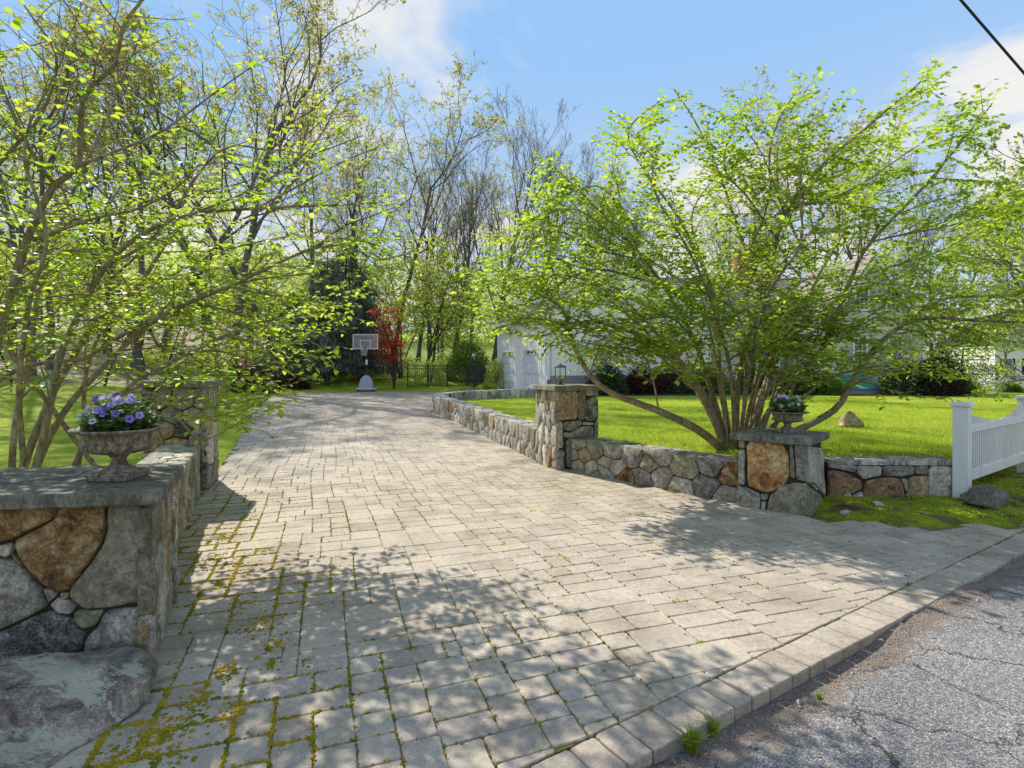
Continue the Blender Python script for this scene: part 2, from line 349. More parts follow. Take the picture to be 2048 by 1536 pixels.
nt.links.new(t.outputs[0], ms.inputs[1]); nt.links.new(d.outputs[0], ms.inputs[2]); nt.links.new(ms.outputs[0], o.inputs[0])

# ------------------------------------------------------------------ object helpers
def tag(o, label=None, cat=None, group=None, kind=None):
    if label: o['label'] = label
    if cat: o['category'] = cat
    if group: o['group'] = group
    if kind: o['kind'] = kind
    return o
def empty(name, loc=(0, 0, 0), rz=0, label=None, cat=None, group=None):
    o = bpy.data.objects.new(name, None); COL.objects.link(o); o.location = loc; o.rotation_euler = (0, 0, rz)
    o.empty_display_size = .2
    return tag(o, label, cat, group)
def link(name, me, parent=None):
    o = bpy.data.objects.new(name, me); COL.objects.link(o)
    if parent is not None: o.parent = parent
    return o
def mesh(name, vs, fs, mat, parent=None, tone=None, smooth=False, rel=None):
    """one mesh object; rel = world position of the parent, subtracted from the vertices"""
    me = bpy.data.meshes.new(name)
    if rel is not None: vs = [(v[0] - rel[0], v[1] - rel[1], v[2] - rel[2]) for v in vs]
    me.from_pydata([tuple(v) for v in vs], [], fs)
    me.materials.append(MATS[mat])
    a = me.attributes.new('tone', 'FLOAT', 'POINT')
    if tone is None: tone = random.random()
    a.data.foreach_set('value', np.full(len(vs), tone, np.float32) if np.isscalar(tone) else np.asarray(tone, np.float32))
    if smooth: me.polygons.foreach_set('use_smooth', [True] * len(me.polygons))
    me.update()
    return link(name, me, parent)
class MB:
    """collects shapes for ONE mesh"""
    def __init__(s): s.v, s.f, s.t = [], [], []
    def add(s, vs, fs, tone=.5):
        o = len(s.v); s.v += [tuple(v) for v in vs]; s.f += [tuple(i + o for i in f) for f in fs]; s.t += [tone] * len(vs)
    def box(s, a, b, rz=0, piv=(0, 0), bev=0):
        x0, y0, z0 = a; x1, y1, z1 = b
        if bev:
            q = []
            for z, e in ((z0, bev), (z0 + bev, 0), (z1 - bev, 0), (z1, bev)):
                q += [(x0 + e, y0 + e, z), (x1 - e, y0 + e, z), (x1 - e, y1 - e, z), (x0 + e, y1 - e, z)]
            fs = [(3, 2, 1, 0), (12, 13, 14, 15)]
            for k in range(3):
                for i in range(4): fs.append((k * 4 + i, k * 4 + (i + 1) % 4, k * 4 + 4 + (i + 1) % 4, k * 4 + 4 + i))
        else:
            q = [(x0, y0, z0), (x1, y0, z0), (x1, y1, z0), (x0, y1, z0), (x0, y0, z1), (x1, y0, z1), (x1, y1, z1), (x0, y1, z1)]
            fs = [(3, 2, 1, 0), (4, 5, 6, 7), (0, 1, 5, 4), (1, 2, 6, 5), (2, 3, 7, 6), (3, 0, 4, 7)]
        if rz:
            c, sn = math.cos(rz), math.sin(rz)
            q = [(piv[0] + (x - piv[0]) * c - (y - piv[1]) * sn, piv[1] + (x - piv[0]) * sn + (y - piv[1]) * c, z) for x, y, z in q]
        s.add(q, fs); return s
    def tube(s, pts, rad, n=8, cap=True, tone=.5):
        v, f = tube(pts, rad, n, cap); s.add(v, f, tone); return s
    def lathe(s, prof, n=24, c=(0, 0, 0), flute=None):
        vs, fs = [], []
        for k, (r, z) in enumerate(prof):
            for i in range(n):
                a = 2 * math.pi * i / n; rr = r * (1 + (flute[k] * math.cos(a * n / 4) if flute else 0))
                vs.append((c[0] + rr * math.cos(a), c[1] + rr * math.sin(a), c[2] + z))
        for k in range(len(prof) - 1):
            for i in range(n): fs.append((k * n + i, k * n + (i + 1) % n, (k + 1) * n + (i + 1) % n, (k + 1) * n + i))
        fs.append(tuple(range(n))[::-1]); fs.append(tuple(range((len(prof) - 1) * n, len(prof) * n)))
        s.add(vs, fs); return s
    def prism(s, poly, z0, z1):
        n = len(poly); vs = [(p[0], p[1], z0) for p in poly] + [(p[0], p[1], z1) for p in poly]
        fs = [tuple(range(n))[::-1], tuple(range(n, 2 * n))] + [(i, (i + 1) % n, n + (i + 1) % n, n + i) for i in range(n)]
        s.add(vs, fs); return s
    def build(s, name, mat, parent=None, smooth=False, rel=None, tone=None):
        return mesh(name, s.v, s.f, mat, parent, tone if tone is not None else s.t, smooth, rel)
def tube(pts, rad, n=8, cap=True):
    P = np.asarray(pts, float); m = len(P)
    rad = np.full(m, rad) if np.isscalar(rad) else np.asarray(rad)
    T = np.gradient(P, axis=0); T /= np.linalg.norm(T, axis=1)[:, None] + 1e-9
    up = np.array([0, 0, 1.]) if abs(T[0][2]) < .9 else np.array([1., 0, 0])
    A = np.cross(T, up); A /= np.linalg.norm(A, axis=1)[:, None] + 1e-9
    B = np.cross(T, A)
    an = np.arange(n) * 2 * math.pi / n
    V = P[:, None] + rad[:, None, None] * (A[:, None] * np.cos(an)[None, :, None] + B[:, None] * np.sin(an)[None, :, None])
    V = V.reshape(-1, 3)
    fs = [(k * n + i, k * n + (i + 1) % n, (k + 1) * n + (i + 1) % n, (k + 1) * n + i) for k in range(m - 1) for i in range(n)]
    if cap: fs += [tuple(range(n)), tuple(range((m - 1) * n, m * n))[::-1]]
    return V.tolist(), fs
class Tubes:
    """many tapered tubes in one quad mesh, built fast"""
    def __init__(s): s.V, s.Q, s.o = [], [], 0
    def add(s, P, rad, n=5):
        P = np.asarray(P, float); m = len(P); rad = np.asarray(rad, float)
        T = np.empty_like(P); T[1:-1] = P[2:] - P[:-2]; T[0] = P[1] - P[0]; T[-1] = P[-1] - P[-2]
        T /= np.sqrt((T * T).sum(1))[:, None] + 1e-9
        up = np.array([0, 0, 1.]) if abs(T[:, 2]).mean() < .8 else np.array([1., .1, 0])
        A = np.cross(T, up); A /= np.sqrt((A * A).sum(1))[:, None] + 1e-9
        B = np.cross(T, A); an = np.arange(n) * 2 * math.pi / n
        V = P[:, None] + rad[:, None, None] * (A[:, None] * np.cos(an)[None, :, None] + B[:, None] * np.sin(an)[None, :, None])
        s.V.append(V.reshape(-1, 3))
        k = np.arange(m - 1)[:, None] * n; i = np.arange(n)[None]; j = (i + 1) % n
        s.Q.append(np.stack([k + i, k + j, k + n + j, k + n + i], -1).reshape(-1, 4) + s.o); s.o += m * n
    def build(s, name, mat, parent=None, rel=None):
        V = np.concatenate(s.V); Q = np.concatenate(s.Q)
        if rel is not None: V = V - np.asarray(rel)
        return link(name, fastmesh(name, V, Q, mat, None, True), parent)
def fastmesh(name, V, Q, mat, tone=None, smooth=False):
    me = bpy.data.meshes.new(name); nv, nf, k = len(V), len(Q), Q.shape[1]
    me.vertices.add(nv); me.vertices.foreach_set('co', np.ascontiguousarray(V, np.float32).ravel())
    me.loops.add(nf * k); me.loops.foreach_set('vertex_index', np.ascontiguousarray(Q, np.int32).ravel())
    me.polygons.add(nf); me.polygons.foreach_set('loop_start', np.arange(nf, dtype=np.int32) * k)
    if smooth: me.polygons.foreach_set('use_smooth', np.ones(nf, bool))
    me.materials.append(MATS[mat])
    a = me.attributes.new('tone', 'FLOAT', 'POINT')
    a.data.foreach_set('value', (np.full(nv, .5) if tone is None else tone).astype(np.float32))
    me.update(calc_edges=True); return me
# leaf templates: x across, y along, z up (normal)
LT_FINE = (np.array([(0, 0, 0), (0, .5, -.07), (0, 1, -.16), (.2, .1, .03), (.37, .38, .06), (.24, .72, .0), (-.2, .1, .03), (-.37, .38, .06), (-.24, .72, .0)]),
           np.array([(0, 3, 4, 1), (1, 4, 5, 2), (0, 1, 7, 6), (1, 2, 8, 7)]))
LT_MID = (np.array([(0, 0, 0), (0, .5, -.06), (0, 1, -.12), (.36, .42, .07), (-.36, .42, .07)]), np.array([(0, 3, 2, 1), (0, 1, 2, 4)]))
LT_QUAD = (np.array([(0, 0, 0), (.38, .45, .05), (0, 1, 0), (-.38, .45, .05)]), np.array([(0, 1, 2, 3)]))
LT_NEEDLE = (np.array([(-.06, 0, 0), (.06, 0, 0), (.09, 1, 0), (-.09, 1, -.0)]), np.array([(0, 1, 2, 3)]))
def leaves(name, P, D, size, mat, parent=None, templ=LT_MID, tone=None, rel=None, upbias=.8, kind=None):
    P = np.asarray(P, float); D = np.asarray(D, float); n = len(P)
    D = D / (np.linalg.norm(D, axis=1)[:, None] + 1e-9)
    U = RNG.normal(0, 1, (n, 3)) * (1 - upbias) ; U[:, 2] += upbias
    X = np.cross(D, U); X /= np.linalg.norm(X, axis=1)[:, None] + 1e-9
    Z = np.cross(X, D)
    size = np.broadcast_to(size, (n,))
    tv, tf = templ
    V = P[:, None] + size[:, None, None] * (X[:, None] * tv[None, :, 0:1] + D[:, None] * tv[None, :, 1:2] + Z[:, None] * tv[None, :, 2:3])
    Q = (tf[None] + (np.arange(n) * len(tv))[:, None, None]).reshape(-1, tf.shape[1])
    V = V.reshape(-1, 3)
    if rel is not None: V = V - np.asarray(rel)
    if tone is None: tone = RNG.random(n)
    o = link(name, fastmesh(name, V, Q, mat, np.repeat(tone, len(tv))), parent)
    if kind: o['kind'] = kind
    return o
def copy_tree(o, parent=None, **kw):
    c = o.copy(); COL.objects.link(c)
    if parent is not None: c.parent = parent
    for ch in list(o.children): copy_tree(ch, c)
    return c

# ------------------------------------------------------------------ sheets (ground, lawns, road)
def inpoly(x, y, poly):
    r = False; n = len(poly); j = n - 1
    for i in range(n):
        xi, yi = poly[i]; xj, yj = poly[j]
        if (yi > y) != (yj > y) and x < (xj - xi) * (y - yi) / (yj - yi) + xi: r = not r
        j = i
    return r
def sheet(name, poly, zf, mat, step=.5, label=None, grow=1.0, kind='structure', cat=None):
    """a sheet inside poly, denser near the camera"""
    bp = []
    for i in range(len(poly)):
        a, b_ = Vector(poly[i]), Vector(poly[(i + 1) % len(poly)]); L = (b_ - a).length
        st = max(step, step * .12 * min(a.length, b_.length) * grow); k = max(1, int(L / st))
        for j in range(k): bp.append(tuple(a.lerp(b_, j / k)))
    xs = [p[0] for p in poly]; ys = [p[1] for p in poly]
    pts = list(bp); y = min(ys) + step * .5
    while y < max(ys):
        st = max(step, step * .12 * abs(y) * grow)
        x = min(xs) + st * .5
        while x < max(xs):
            if inpoly(x, y, poly): pts.append((x + random.uniform(-.15, .15) * st, y + random.uniform(-.15, .15) * st))
            x += st
        y += st
    n = len(bp)
    vs, es, fs, *_ = delaunay_2d_cdt([Vector(p) for p in pts], [(i, (i + 1) % n) for i in range(n)], [list(range(n))], 1, 1e-5)
    return tag(mesh(name, [(v[0], v[1], zf(v[0], v[1])) for v in vs], [tuple(f) for f in fs], mat, smooth=True, tone=.5), label, cat, kind=kind)

# ground: everything under and beyond, to the horizon (forest floor look)
gv, gf = [], []
xs = sorted(set([-900, -500, -300, -200, -140, -100] + [i * 3 for i in range(-28, 29)] + [100, 140, 200, 300, 500, 900]))
ys = sorted(set([-60, -30, -12, -5] + [i * 2.0 for i in range(-1, 33)] + [68, 75, 85, 100, 120, 160, 220, 320, 500, 900, 1400]))
for y in ys:
    for x in xs:
        gv.append((x, y, gz(x, y) - .12 + .05 * noise.noise(Vector((x * .2, y * .2, 0)))))
for j in range(len(ys) - 1):
    for i in range(len(xs) - 1):
        k = j * len(xs) + i; gf.append((k, k + 1, k + len(xs) + 1, k + len(xs)))
tag(mesh('ground', gv, gf, 'leaf_litter', smooth=True, tone=.5), 'forest floor of brown leaf litter and green patches around the garden', kind='structure')

# ------------------------------------------------------------------ plan of drive, walls, lawns (world metres)
bd = Vector((.842, .539)).normalized(); bn = Vector((-bd.y, bd.x)); B0 = Vector((.446, 2.187)); BW = .22      # kerb line
Lp = lambda p: Vector((p[0], p[1]))
WALL_MAIN = [(.42, 9.6), (-.06, 11.23), (-.5, 12.5), (-.96, 13.9), (-1.6, 15.7), (-2.2, 17.3), (-2.65, 18.6), (-2.85, 19.5), (-2.72, 20.4), (-2.2, 21.3), (-1.3, 22.1), (-.1, 22.9), (1.4, 23.7), (3.4, 24.4)]
DRIVE_EDGE_L = [(-4.15, 7.3), (-4.85, 9.0), (-6.6, 13.2), (-8.75, 18.2), (-10.9, 23.2), (-13.3, 29)]
in0 = B0 + bn * BW - bd * 3.4; in1 = B0 + bn * BW + bd * 9
drive_poly = [tuple(in0), tuple(in1), (6.5, 6.15), (5.19, 5.58), (4.21, 5.55), (3.35, 5.8), (3.0, 6.5), (2.5, 6.75), (1.0, 8.8), (.8, 9.2)] + \
    [(x + .1, y) for x, y in WALL_MAIN[:7]] + [(-2.75, 19.5), (-2.6, 20.4), (-2.1, 21.2), (-1.2, 22.0), (0, 22.8), (1.5, 23.5), (1.9, 25.5), (-.4, 32.5), (-2.2, 33.2), (-3.6, 30.3)] + \
    [(x, y) for x, y in DRIVE_EDGE_L[::-1]] + [(-4.1, 6.9), (-2.9, 4.4), (-2.3, 3.4), (-2.2, 2.9), (-3.4, 2.4), (-4.2, 1.0)]
sheet('driveway', drive_poly, lambda x, y: gz(x, y) - .008, 'joint_moss', .4, 'grey tumbled paver driveway running back to the garage court')
drive = bpy.data.objects['driveway']

# road
rp = [tuple(B0 + bd * -5 + bn * .15), tuple(B0 + bd * 30 + bn * .15), tuple(B0 + bd * 30 - bn * 9), tuple(B0 - bd * 5 - bn * 9)]
def kerb_drop(x, y): return .048 - .036 * sstep(.9, 3.2, (Vector((x, y)) - B0).dot(bd))
def road_z(x, y):
    d = -(Vector((x, y)) - B0).dot(bn) + .10 * noise.noise(Vector((x * 3.1, y * 3.1, 1))) + .05 * noise.noise(Vector((x * 11, y * 11, 1)))
    lip = sstep(.17, .21, d) - 1                       # worn, broken edge beside the kerb
    keep = sstep(-.15, .1, noise.noise(Vector((x * .9, y * .9, 7))))
    return -kerb_drop(x, y) + .008 * noise.noise(Vector((x * 1.1, y * 1.1, 3))) + .024 * lip * keep + .004 * noise.noise(Vector((x * 14, y * 14, 3)))
sheet('road', rp, road_z, 'asphalt', .045, 'cracked grey asphalt road in front of the driveway', grow=5)

# ---- pavers
PAV_A = R(18.5); ca, sa = math.cos(PAV_A), math.sin(PAV_A)
def rot(u, v): return (u * ca - v * sa, u * sa + v * ca)
def clip_half(poly, p0, n):            # keep side where (p-p0).n > 0
    o = []
    for i in range(len(poly)):
        a, b_ = poly[i], poly[(i + 1) % len(poly)]
        da = (a[0] - p0[0]) * n[0] + (a[1] - p0[1]) * n[1]; db = (b_[0] - p0[0]) * n[0] + (b_[1] - p0[1]) * n[1]
        if da > 0: o.append(a)
        if (da > 0) != (db > 0):
            t = da / (da - db); o.append((a[0] + (b_[0] - a[0]) * t, a[1] + (b_[1] - a[1]) * t))
    return o
def area(p): return .5 * sum(p[i][0] * p[(i + 1) % len(p)][1] - p[(i + 1) % len(p)][0] * p[i][1] for i in range(len(p)))
U_ = .088
u0, u1, v0, v1 = -9, 14.5, -3, 36
nu, nv_ = int((u1 - u0) / U_), int((v1 - v0) / U_)
occ = np.zeros((nv_ + 4, nu + 4), bool)
SIZES = [(4, 2, 3), (3, 2, 6), (2, 2, 5), (3, 3, 3), (4, 3, 2), (2, 3, 3)]
cells = []
rp_ = random.Random(4)
for j in range(nv_):
    i = 0
    while i < nu:
        if occ[j, i]: i += 1; continue
        run = 0
        while run < 5 and i + run < nu and not occ[j, i + run]: run += 1
        # vertical free room above is always there; keep courses from leaving 1 unit gaps
        opts = []
        for w, h, wt in SIZES:
            if w <= run and (run - w != 1 or run == 5): opts.append((w, h, wt * (2.2 if (j + h) % 1 == 0 else 1)))
        if not opts: opts = [(run if run < 4 else 3, 2, 1)]
        tot = sum(o[2] for o in opts); r_ = rp_.random() * tot
        for w, h, wt in opts:
            r_ -= wt
            if r_ <= 0: break
        # prefer ending level with the neighbour on the left (gives short courses)
        occ[j:j + h, i:i + w] = True; cells.append((i, j, w, h)); i += w
def paver_mesh(poly, cx, cy, z, gap, near, seedt, lcmax=None):
    """tumbled block: cut corners, bevelled rim, slight tilt"""
    n = len(poly); A = area(poly)
    if A < 0: poly = poly[::-1]
    # inset towards centroid along edge normals (approx.)
    pts = []
    for i in range(n):
        p, a, b_ = Vector(poly[i]), Vector(poly[i - 1]), Vector(poly[(i + 1) % n])
        e1 = (a - p).normalized(); e2 = (b_ - p).normalized(); 
        bis = e1 + e2
        sn = abs(e1.x * e2.y - e1.y * e2.x)
        q = p + (e1 + e2) * (gap / max(sn, .5))
        lc = min(lcmax or (.017 if near else .009), (a - p).length * .3, (b_ - p).length * .3) * rp_.uniform(.6, 1.5)
        if near: pts += [q + e1 * lc, q + (e1 + e2) * lc * .28, q + e2 * lc]
        else: pts += [q + e1 * lc, q + e2 * lc]
    if near:                            # wavy edges
        full = []
        for i in range(len(pts)):
            a, b_ = pts[i], pts[(i + 1) % len(pts)]; full.append(a)
            if (b_ - a).length > .09:
                mid = (a + b_) / 2; nn = Vector((b_.y - a.y, a.x - b_.x)).normalized(); full.append(mid + nn * rp_.uniform(-.0035, .003))
        pts = full
    c = sum(pts, Vector((0, 0))) / len(pts)
    tx, ty = rp_.gauss(0, .0035), rp_.gauss(0, .0035); dz = rp_.gauss(0, .0008)
    zz_ = lambda p: z + dz + (p.x - c.x) * tx + (p.y - c.y) * ty
    m_ = len(pts); vs = []
    rings = ((0, -.03), (0, -.007), (.004, -.0012), (.009, 0)) if near else ((0, -.014), (.005, 0))
    for ins, dzz in rings:
        for p in pts:
            d = c - p; q = p + d.normalized() * ins; vs.append((q.x, q.y, zz_(q) + dzz))
    fs = []
    for k in range(len(rings) - 1):
        for i in range(m_): fs.append((k * m_ + i, k * m_ + (i + 1) % m_, (k + 1) * m_ + (i + 1) % m_, (k + 1) * m_ + i))
    fs.append(tuple(range((len(rings) - 1) * m_, len(rings) * m_)))
    return vs, fs
pavs = []
inp0 = B0 + bn * BW
for i, j, w, h in cells:
    uu, vv = u0 + i * U_, v0 + j * U_
    jx = [rp_.uniform(-.004, .004) for _ in range(4)]
    q = [rot(uu + jx[0], vv), rot(uu + w * U_ + jx[1], vv + jx[0]), rot(uu + w * U_ + jx[2], vv + h * U_), rot(uu + jx[3], vv + h * U_ + jx[1])]
    # the courses bow gently, like the laid ones
    q = [(x + .05 * math.sin(y * .5) + .02 * math.sin(y * 1.7 + x), y + .06 * math.sin(x * .45 + .6) + .015 * math.sin(x * 2.1)) for x, y in q]
    cx_, cy_ = sum(p[0] for p in q) / 4, sum(p[1] for p in q) / 4
    if cy_ < .9 or not (-15 < cx_ < 9): continue
    if (Vector((cx_, cy_)) - inp0).dot(bn) < -.25: continue
    if (Vector((cx_, cy_)) - inp0).dot(bn) < .3: q = clip_half(q, inp0 + bn * .001, bn)
    if len(q) < 3 or abs(area(q)) < .0025: continue
    cx_, cy_ = sum(p[0] for p in q) / len(q), sum(p[1] for p in q) / len(q)
    if not inpoly(cx_, cy_, drive_poly): continue
    px = CX + cx_ / cy_ * F; py = HY + EYE / cy_ * F
    vis = abs(area(q)) / cy_ ** 3 if (-60 < px < 2110 and py < 1590) else 0
    pavs.append((vis, q, cx_, cy_))
pavs.sort(key=lambda t: -t[0])
field = MB()
for k, (vis, q, cx_, cy_) in enumerate(pavs):
    near = k < 300; t = rp_.random()
    t = min(1, max(0, t * .75 + .22 * (noise.noise(Vector((cx_ * .8, cy_ * .8, 0))) + .5)))
    vs, fs = paver_mesh(q, cx_, cy_, gz(cx_, cy_), .0014 if cy_ > 4 else .0021, near or cy_ < 4.5, t)
    if near: mesh('paver', vs, fs, 'paver', drive, tone=t)
    else: field.add(vs, fs, t)
tag(field.build('paver_field', 'paver', drive), kind='stuff')
# kerb course of larger blocks
s = -3.4; kb = 0
while s < 11:
    L = rp_.choice((.145, .165, .185, .2))
    a = B0 + bd * s; b_ = B0 + bd * (s + L)
    w_ = BW + rp_.uniform(-.006, .002)
    q = [tuple(a + bn * rp_.uniform(-.004, .003)), tuple(b_ + bn * rp_.uniform(-.004, .003)), tuple(b_ + bn * w_), tuple(a + bn * w_)]
    vs, fs = paver_mesh(q, 0, 0, -.002 + rp_.uniform(-.002, .002), .0034, True, 0, .010)
    # deeper front
    vs = [(v[0], v[1], v[2] - (.055 if v[2] < -.025 else 0)) for v in vs]
    mesh('kerb_block', vs, fs, 'paver', drive, tone=rp_.random() * .5)
    s += L

# ------------------------------------------------------------------ lawns and verge
lawn_r = [(5.4, 6.85), (3.95, 6.95), (3.3, 6.5), (2.75, 6.85), (1.3, 8.7), (.9, 9.3)] + [(x + .25, y + .05) for x, y in WALL_MAIN[:6]] + \
    [(-2.4, 18.7), (-2.6, 19.5), (-2.5, 20.2), (-2.05, 21.0), (-1.15, 21.8), (.05, 22.6), (1.5, 23.4), (3.4, 24.1), (6, 34), (10, 60), (75, 60), (75, 22), (16, 14.5), (7.9, 8.45), (6.6, 7.5)]
sheet('lawn', lawn_r, lawn_z, 'lawn_ground', .35, 'bright mown lawn behind the right-hand stone wall')
lawn_l = [(-3.5, 5.6), (-4.4, 7.4)] + [(x + .03, y) for x, y in DRIVE_EDGE_L] + [(-3.7, 30.1), (-2.2, 33.4), (.3, 34), (.3, 38), (-8, 37.5), (-14, 34), (-17, 28), (-19.5, 23.5), (-24, 21), (-30, 19), (-30, 6), (-5, 3.4), (-3.2, 3.6)]
sheet('lawn', lawn_l, lambda x, y: gz(x, y) + .006 + .03 * sstep(0, .8, -x - .42 * y - 1.0) , 'lawn_ground', .35, 'bright mown lawn left of the driveway')
def verge_z(x, y):
    yf = 5.6 + max(0, x - 5.2) * .6 + max(0, 4.0 - x) * 1.1
    return -.04 + .055 * sstep(-.25, .3, y - yf) + .022 * noise.noise(Vector((x * 5, y * 5, 9))) + .05 * sstep(0, 1.0, y - yf) + .03 * noise.noise(Vector((x * 2.2, y * 2.2, 0))) + .012 * noise.noise(Vector((x * 9, y * 9, 5)))
verge = [(3.62, 6.42), (3.3, 6.08), (3.55, 5.72), (3.9, 5.42), (4.4, 5.3), (5.19, 5.33), (6.6, 6.1), tuple(B0 + bd * 8.2 + bn * (BW + .02)), (30, 21.5), (30, 26), (16, 14.6), (7.9, 8.6), (5.4, 6.9), (3.9, 6.95)]
sheet('verge', verge, verge_z, 'verge_moss', .16, 'mossy soil verge between the stone wall, the white fence and the road')

# grass blades on the lawns (nearest parts) and fringe
def blades(name, n, samp, zf, size, mat, label, tone=None):
    P, D = [], []
    while len(P) < n:
        x, y = samp()
        if x is None: continue
        P.append((x, y, zf(x, y))); a = random.uniform(0, 6.28); l = random.uniform(.1, .6); D.append((math.cos(a) * l, math.sin(a) * l, 1))
    P = np.array(P); D = np.array(D); sz = RNG.uniform(size[0], size[1], len(P))
    tv = np.array([(-.07, 0, 0), (.07, 0, 0), (.04, .6, .05), (0, 1, .12)]); tf = np.array([(0, 1, 2, 3)])
    o = leaves(name, P, D, sz, mat, None, (tv, tf), kind='stuff', upbias=.1); tag(o, label); return o
def samp_lawn_r():
    y = 6.6 + 16 * random.random() ** 1.8; x = random.uniform(-2.5, 14)
    px = CX + x / y * F
    return (x, y) if inpoly(x, y, lawn_r) and px < 2120 else (None, None)
def samp_lawn_l():
    y = 4 + 22 * random.random() ** 1.6; x = random.uniform(-22, -4)
    px = CX + x / y * F
    return (x, y) if inpoly(x, y, lawn_l) and px > -80 else (None, None)
blades('grass', 90000, samp_lawn_r, lambda x, y: lawn_z(x, y) - .005, (.03, .075), 'grass_blade', 'short grass blades on the lawn behind the right stone wall')
blades('grass', 45000, samp_lawn_l, lambda x, y: gz(x, y), (.025, .055), 'grass_blade', 'short grass blades on the lawn left of the drive')

# ------------------------------------------------------------------ stone work
def chaikin(p, k=1):
    for _ in range(k):
        o = []
        for i in range(len(p)):
            a, b_ = Vector(p[i]), Vector(p[(i + 1) % len(p)]); o += [a.lerp(b_, .12), a.lerp(b_, .88)]
        p = o
    return [Vector(q) for q in p]
def inset(poly, d):
    n = len(poly); o = []
    for i in range(n):
        p, a, b_ = Vector(poly[i]), Vector(poly[i - 1]), Vector(poly[(i + 1) % n])
        e1 = (p - a); e2 = (b_ - p)
        if e1.length < 1e-6 or e2.length < 1e-6: o.append(p); continue
        n1 = Vector((-e1.y, e1.x)).normalized(); n2 = Vector((-e2.y, e2.x)).normalized(); b2 = n1 + n2
        L = b2.length
        o.append(p + (b2 / L * d / max(.45, L / 2) if L > 1e-3 else n1 * d))
    return o
def stone(poly, M, mat, parent, gap=.005, proud=.02, rings=2, rel=None, name='stone', tone=None, sub=True):
    """poly: list of (u,v); M(u,v,w)->world with w outward"""
    p = [Vector(q) for q in poly]
    if area(p) < 0: p = p[::-1]
    c0 = sum(p, Vector((0, 0))) / len(p); size = math.sqrt(abs(area(p)))
    p = inset(p, gap)
    p = chaikin(p, 1)
    if sub and size > .18:
        q = []
        for i in range(len(p)):
            a, b_ = p[i], p[(i + 1) % len(p)]; q.append(a)
            if (b_ - a).length > size * .3:
                nn = Vector((b_.y - a.y, a.x - b_.x)).normalized(); q.append((a + b_) / 2 + nn * random.uniform(-.012, .008) * min(1, size * 3))
        p = q
    n = len(p); c = sum(p, Vector((0, 0))) / n; pr = proud * random.uniform(.3, 1.2)
    so = random.uniform(0, 50)
    tiltu, tiltv = random.uniform(-.05, .05), random.uniform(-.05, .05)
    prof = [(1, -.045), (1, -.004), (.975, pr * .6), (.9, pr)] + ([(.45, pr * 1.06)] if rings > 1 else [])
    vs = []
    for k, (f, w) in enumerate(prof):
        for q in p:
            r_ = c + (q - c) * f
            ww = w + (((r_.x - c.x) * tiltu + (r_.y - c.y) * tiltv + .016 * noise.noise(Vector((r_.x * 9 + so, r_.y * 9, k * .1)))) if k > 1 else 0)
            vs.append(M(r_.x, r_.y, ww))
    vs.append(M(c.x, c.y, pr * 1.06 + .008 * noise.noise(Vector((so, 0, 0))))); K = len(prof)
    fs = [(k * n + i, k * n + (i + 1) % n, (k + 1) * n + (i + 1) % n, (k + 1) * n + i) for k in range(K - 1) for i in range(n)]
    fs += [((K - 1) * n + i, (K - 1) * n + (i + 1) % n, K * n) for i in range(n)]
    a0, a1, a2 = Vector(M(0, 0, 0)), Vector(M(.01, 0, 0)), Vector(M(0, .01, 0)); a3 = Vector(M(0, 0, .01))
    if (a1 - a0).cross(a2 - a0).dot(a3 - a0) < 0: fs = [f[::-1] for f in fs]
    return mesh(name, vs, fs, mat, parent, tone, True, rel)
def voronoi(x0, x1, y0, y1, su, sv, rnd, relax=1, keep=None):
    """irregular cells filling a rectangle"""
    W_, H_ = x1 - x0, y1 - y0; ncol = max(1, round(W_ / su)); nrow = max(1, round(H_ / sv)); S_ = []
    for j in range(nrow):
        for i in range(ncol):
            S_.append([x0 + (i + .5 + .28 * (j % 2 * 2 - 1) * .6 + rnd.uniform(-.38, .38)) * W_ / ncol, y0 + (j + .5 + rnd.uniform(-.36, .36)) * H_ / nrow])
    for k in range(int(len(S_) * .28)): S_.append([rnd.uniform(x0, x1), rnd.uniform(y0, y1)])
    asp = su / sv
    for it in range(relax + 1):
        cells_ = []
        for a in S_:
            poly = [(x0, y0), (x1, y0), (x1, y1), (x0, y1)]
            near_ = sorted(S_, key=lambda b: ((b[0] - a[0]) / asp) ** 2 + (b[1] - a[1]) ** 2)[1:16]
            for b_ in near_:
                # anisotropic bisector
                mx_, my_ = (a[0] + b_[0]) / 2, (a[1] + b_[1]) / 2; nx, ny = (a[0] - b_[0]) / asp ** 2, a[1] - b_[1]
                poly = clip_half(poly, (mx_, my_), (nx, ny))
                if len(poly) < 3: break
            if len(poly) >= 3: cells_.append(poly)
            else: cells_.append(None)
        if it < relax:
            for k, poly in enumerate(cells_):
                if poly:
                    cx_, cy_ = sum(p[0] for p in poly) / len(poly), sum(p[1] for p in poly) / len(poly)
                    S_[k] = [S_[k][0] * .4 + cx_ * .6, S_[k][1] * .4 + cy_ * .6]
    o = []
    for poly in cells_:
        if not poly: continue
        # drop tiny edges
        q = []
        for i, p in enumerate(poly):
            if not q or math.dist(p, q[-1]) > .02: q.append(p)
        if len(q) > 2 and math.dist(q[0], q[-1]) < .02: q.pop()
        if len(q) >= 3 and abs(area(q)) > .0012: o.append(q)
    return o
MIX_R = ['stone_grey'] * 6 + ['stone_light'] * 4 + ['stone_olive'] * 5 + ['stone_tan'] * 2 + ['stone_dark'] * 2 + ['stone_rust']
MIX_FAR = ['stone_light'] * 10 + ['stone_grey'] * 9 + ['stone_tan'] * 3 + ['stone_rust']
MIX_TOP = ['stone_light'] * 4 + ['stone_grey'] * 3
def plane_map(P0, d, nrm, z0=0):
    return lambda u, v, w: (P0[0] + d[0] * u + nrm[0] * w, P0[1] + d[1] * u + nrm[1] * w, z0 + v)
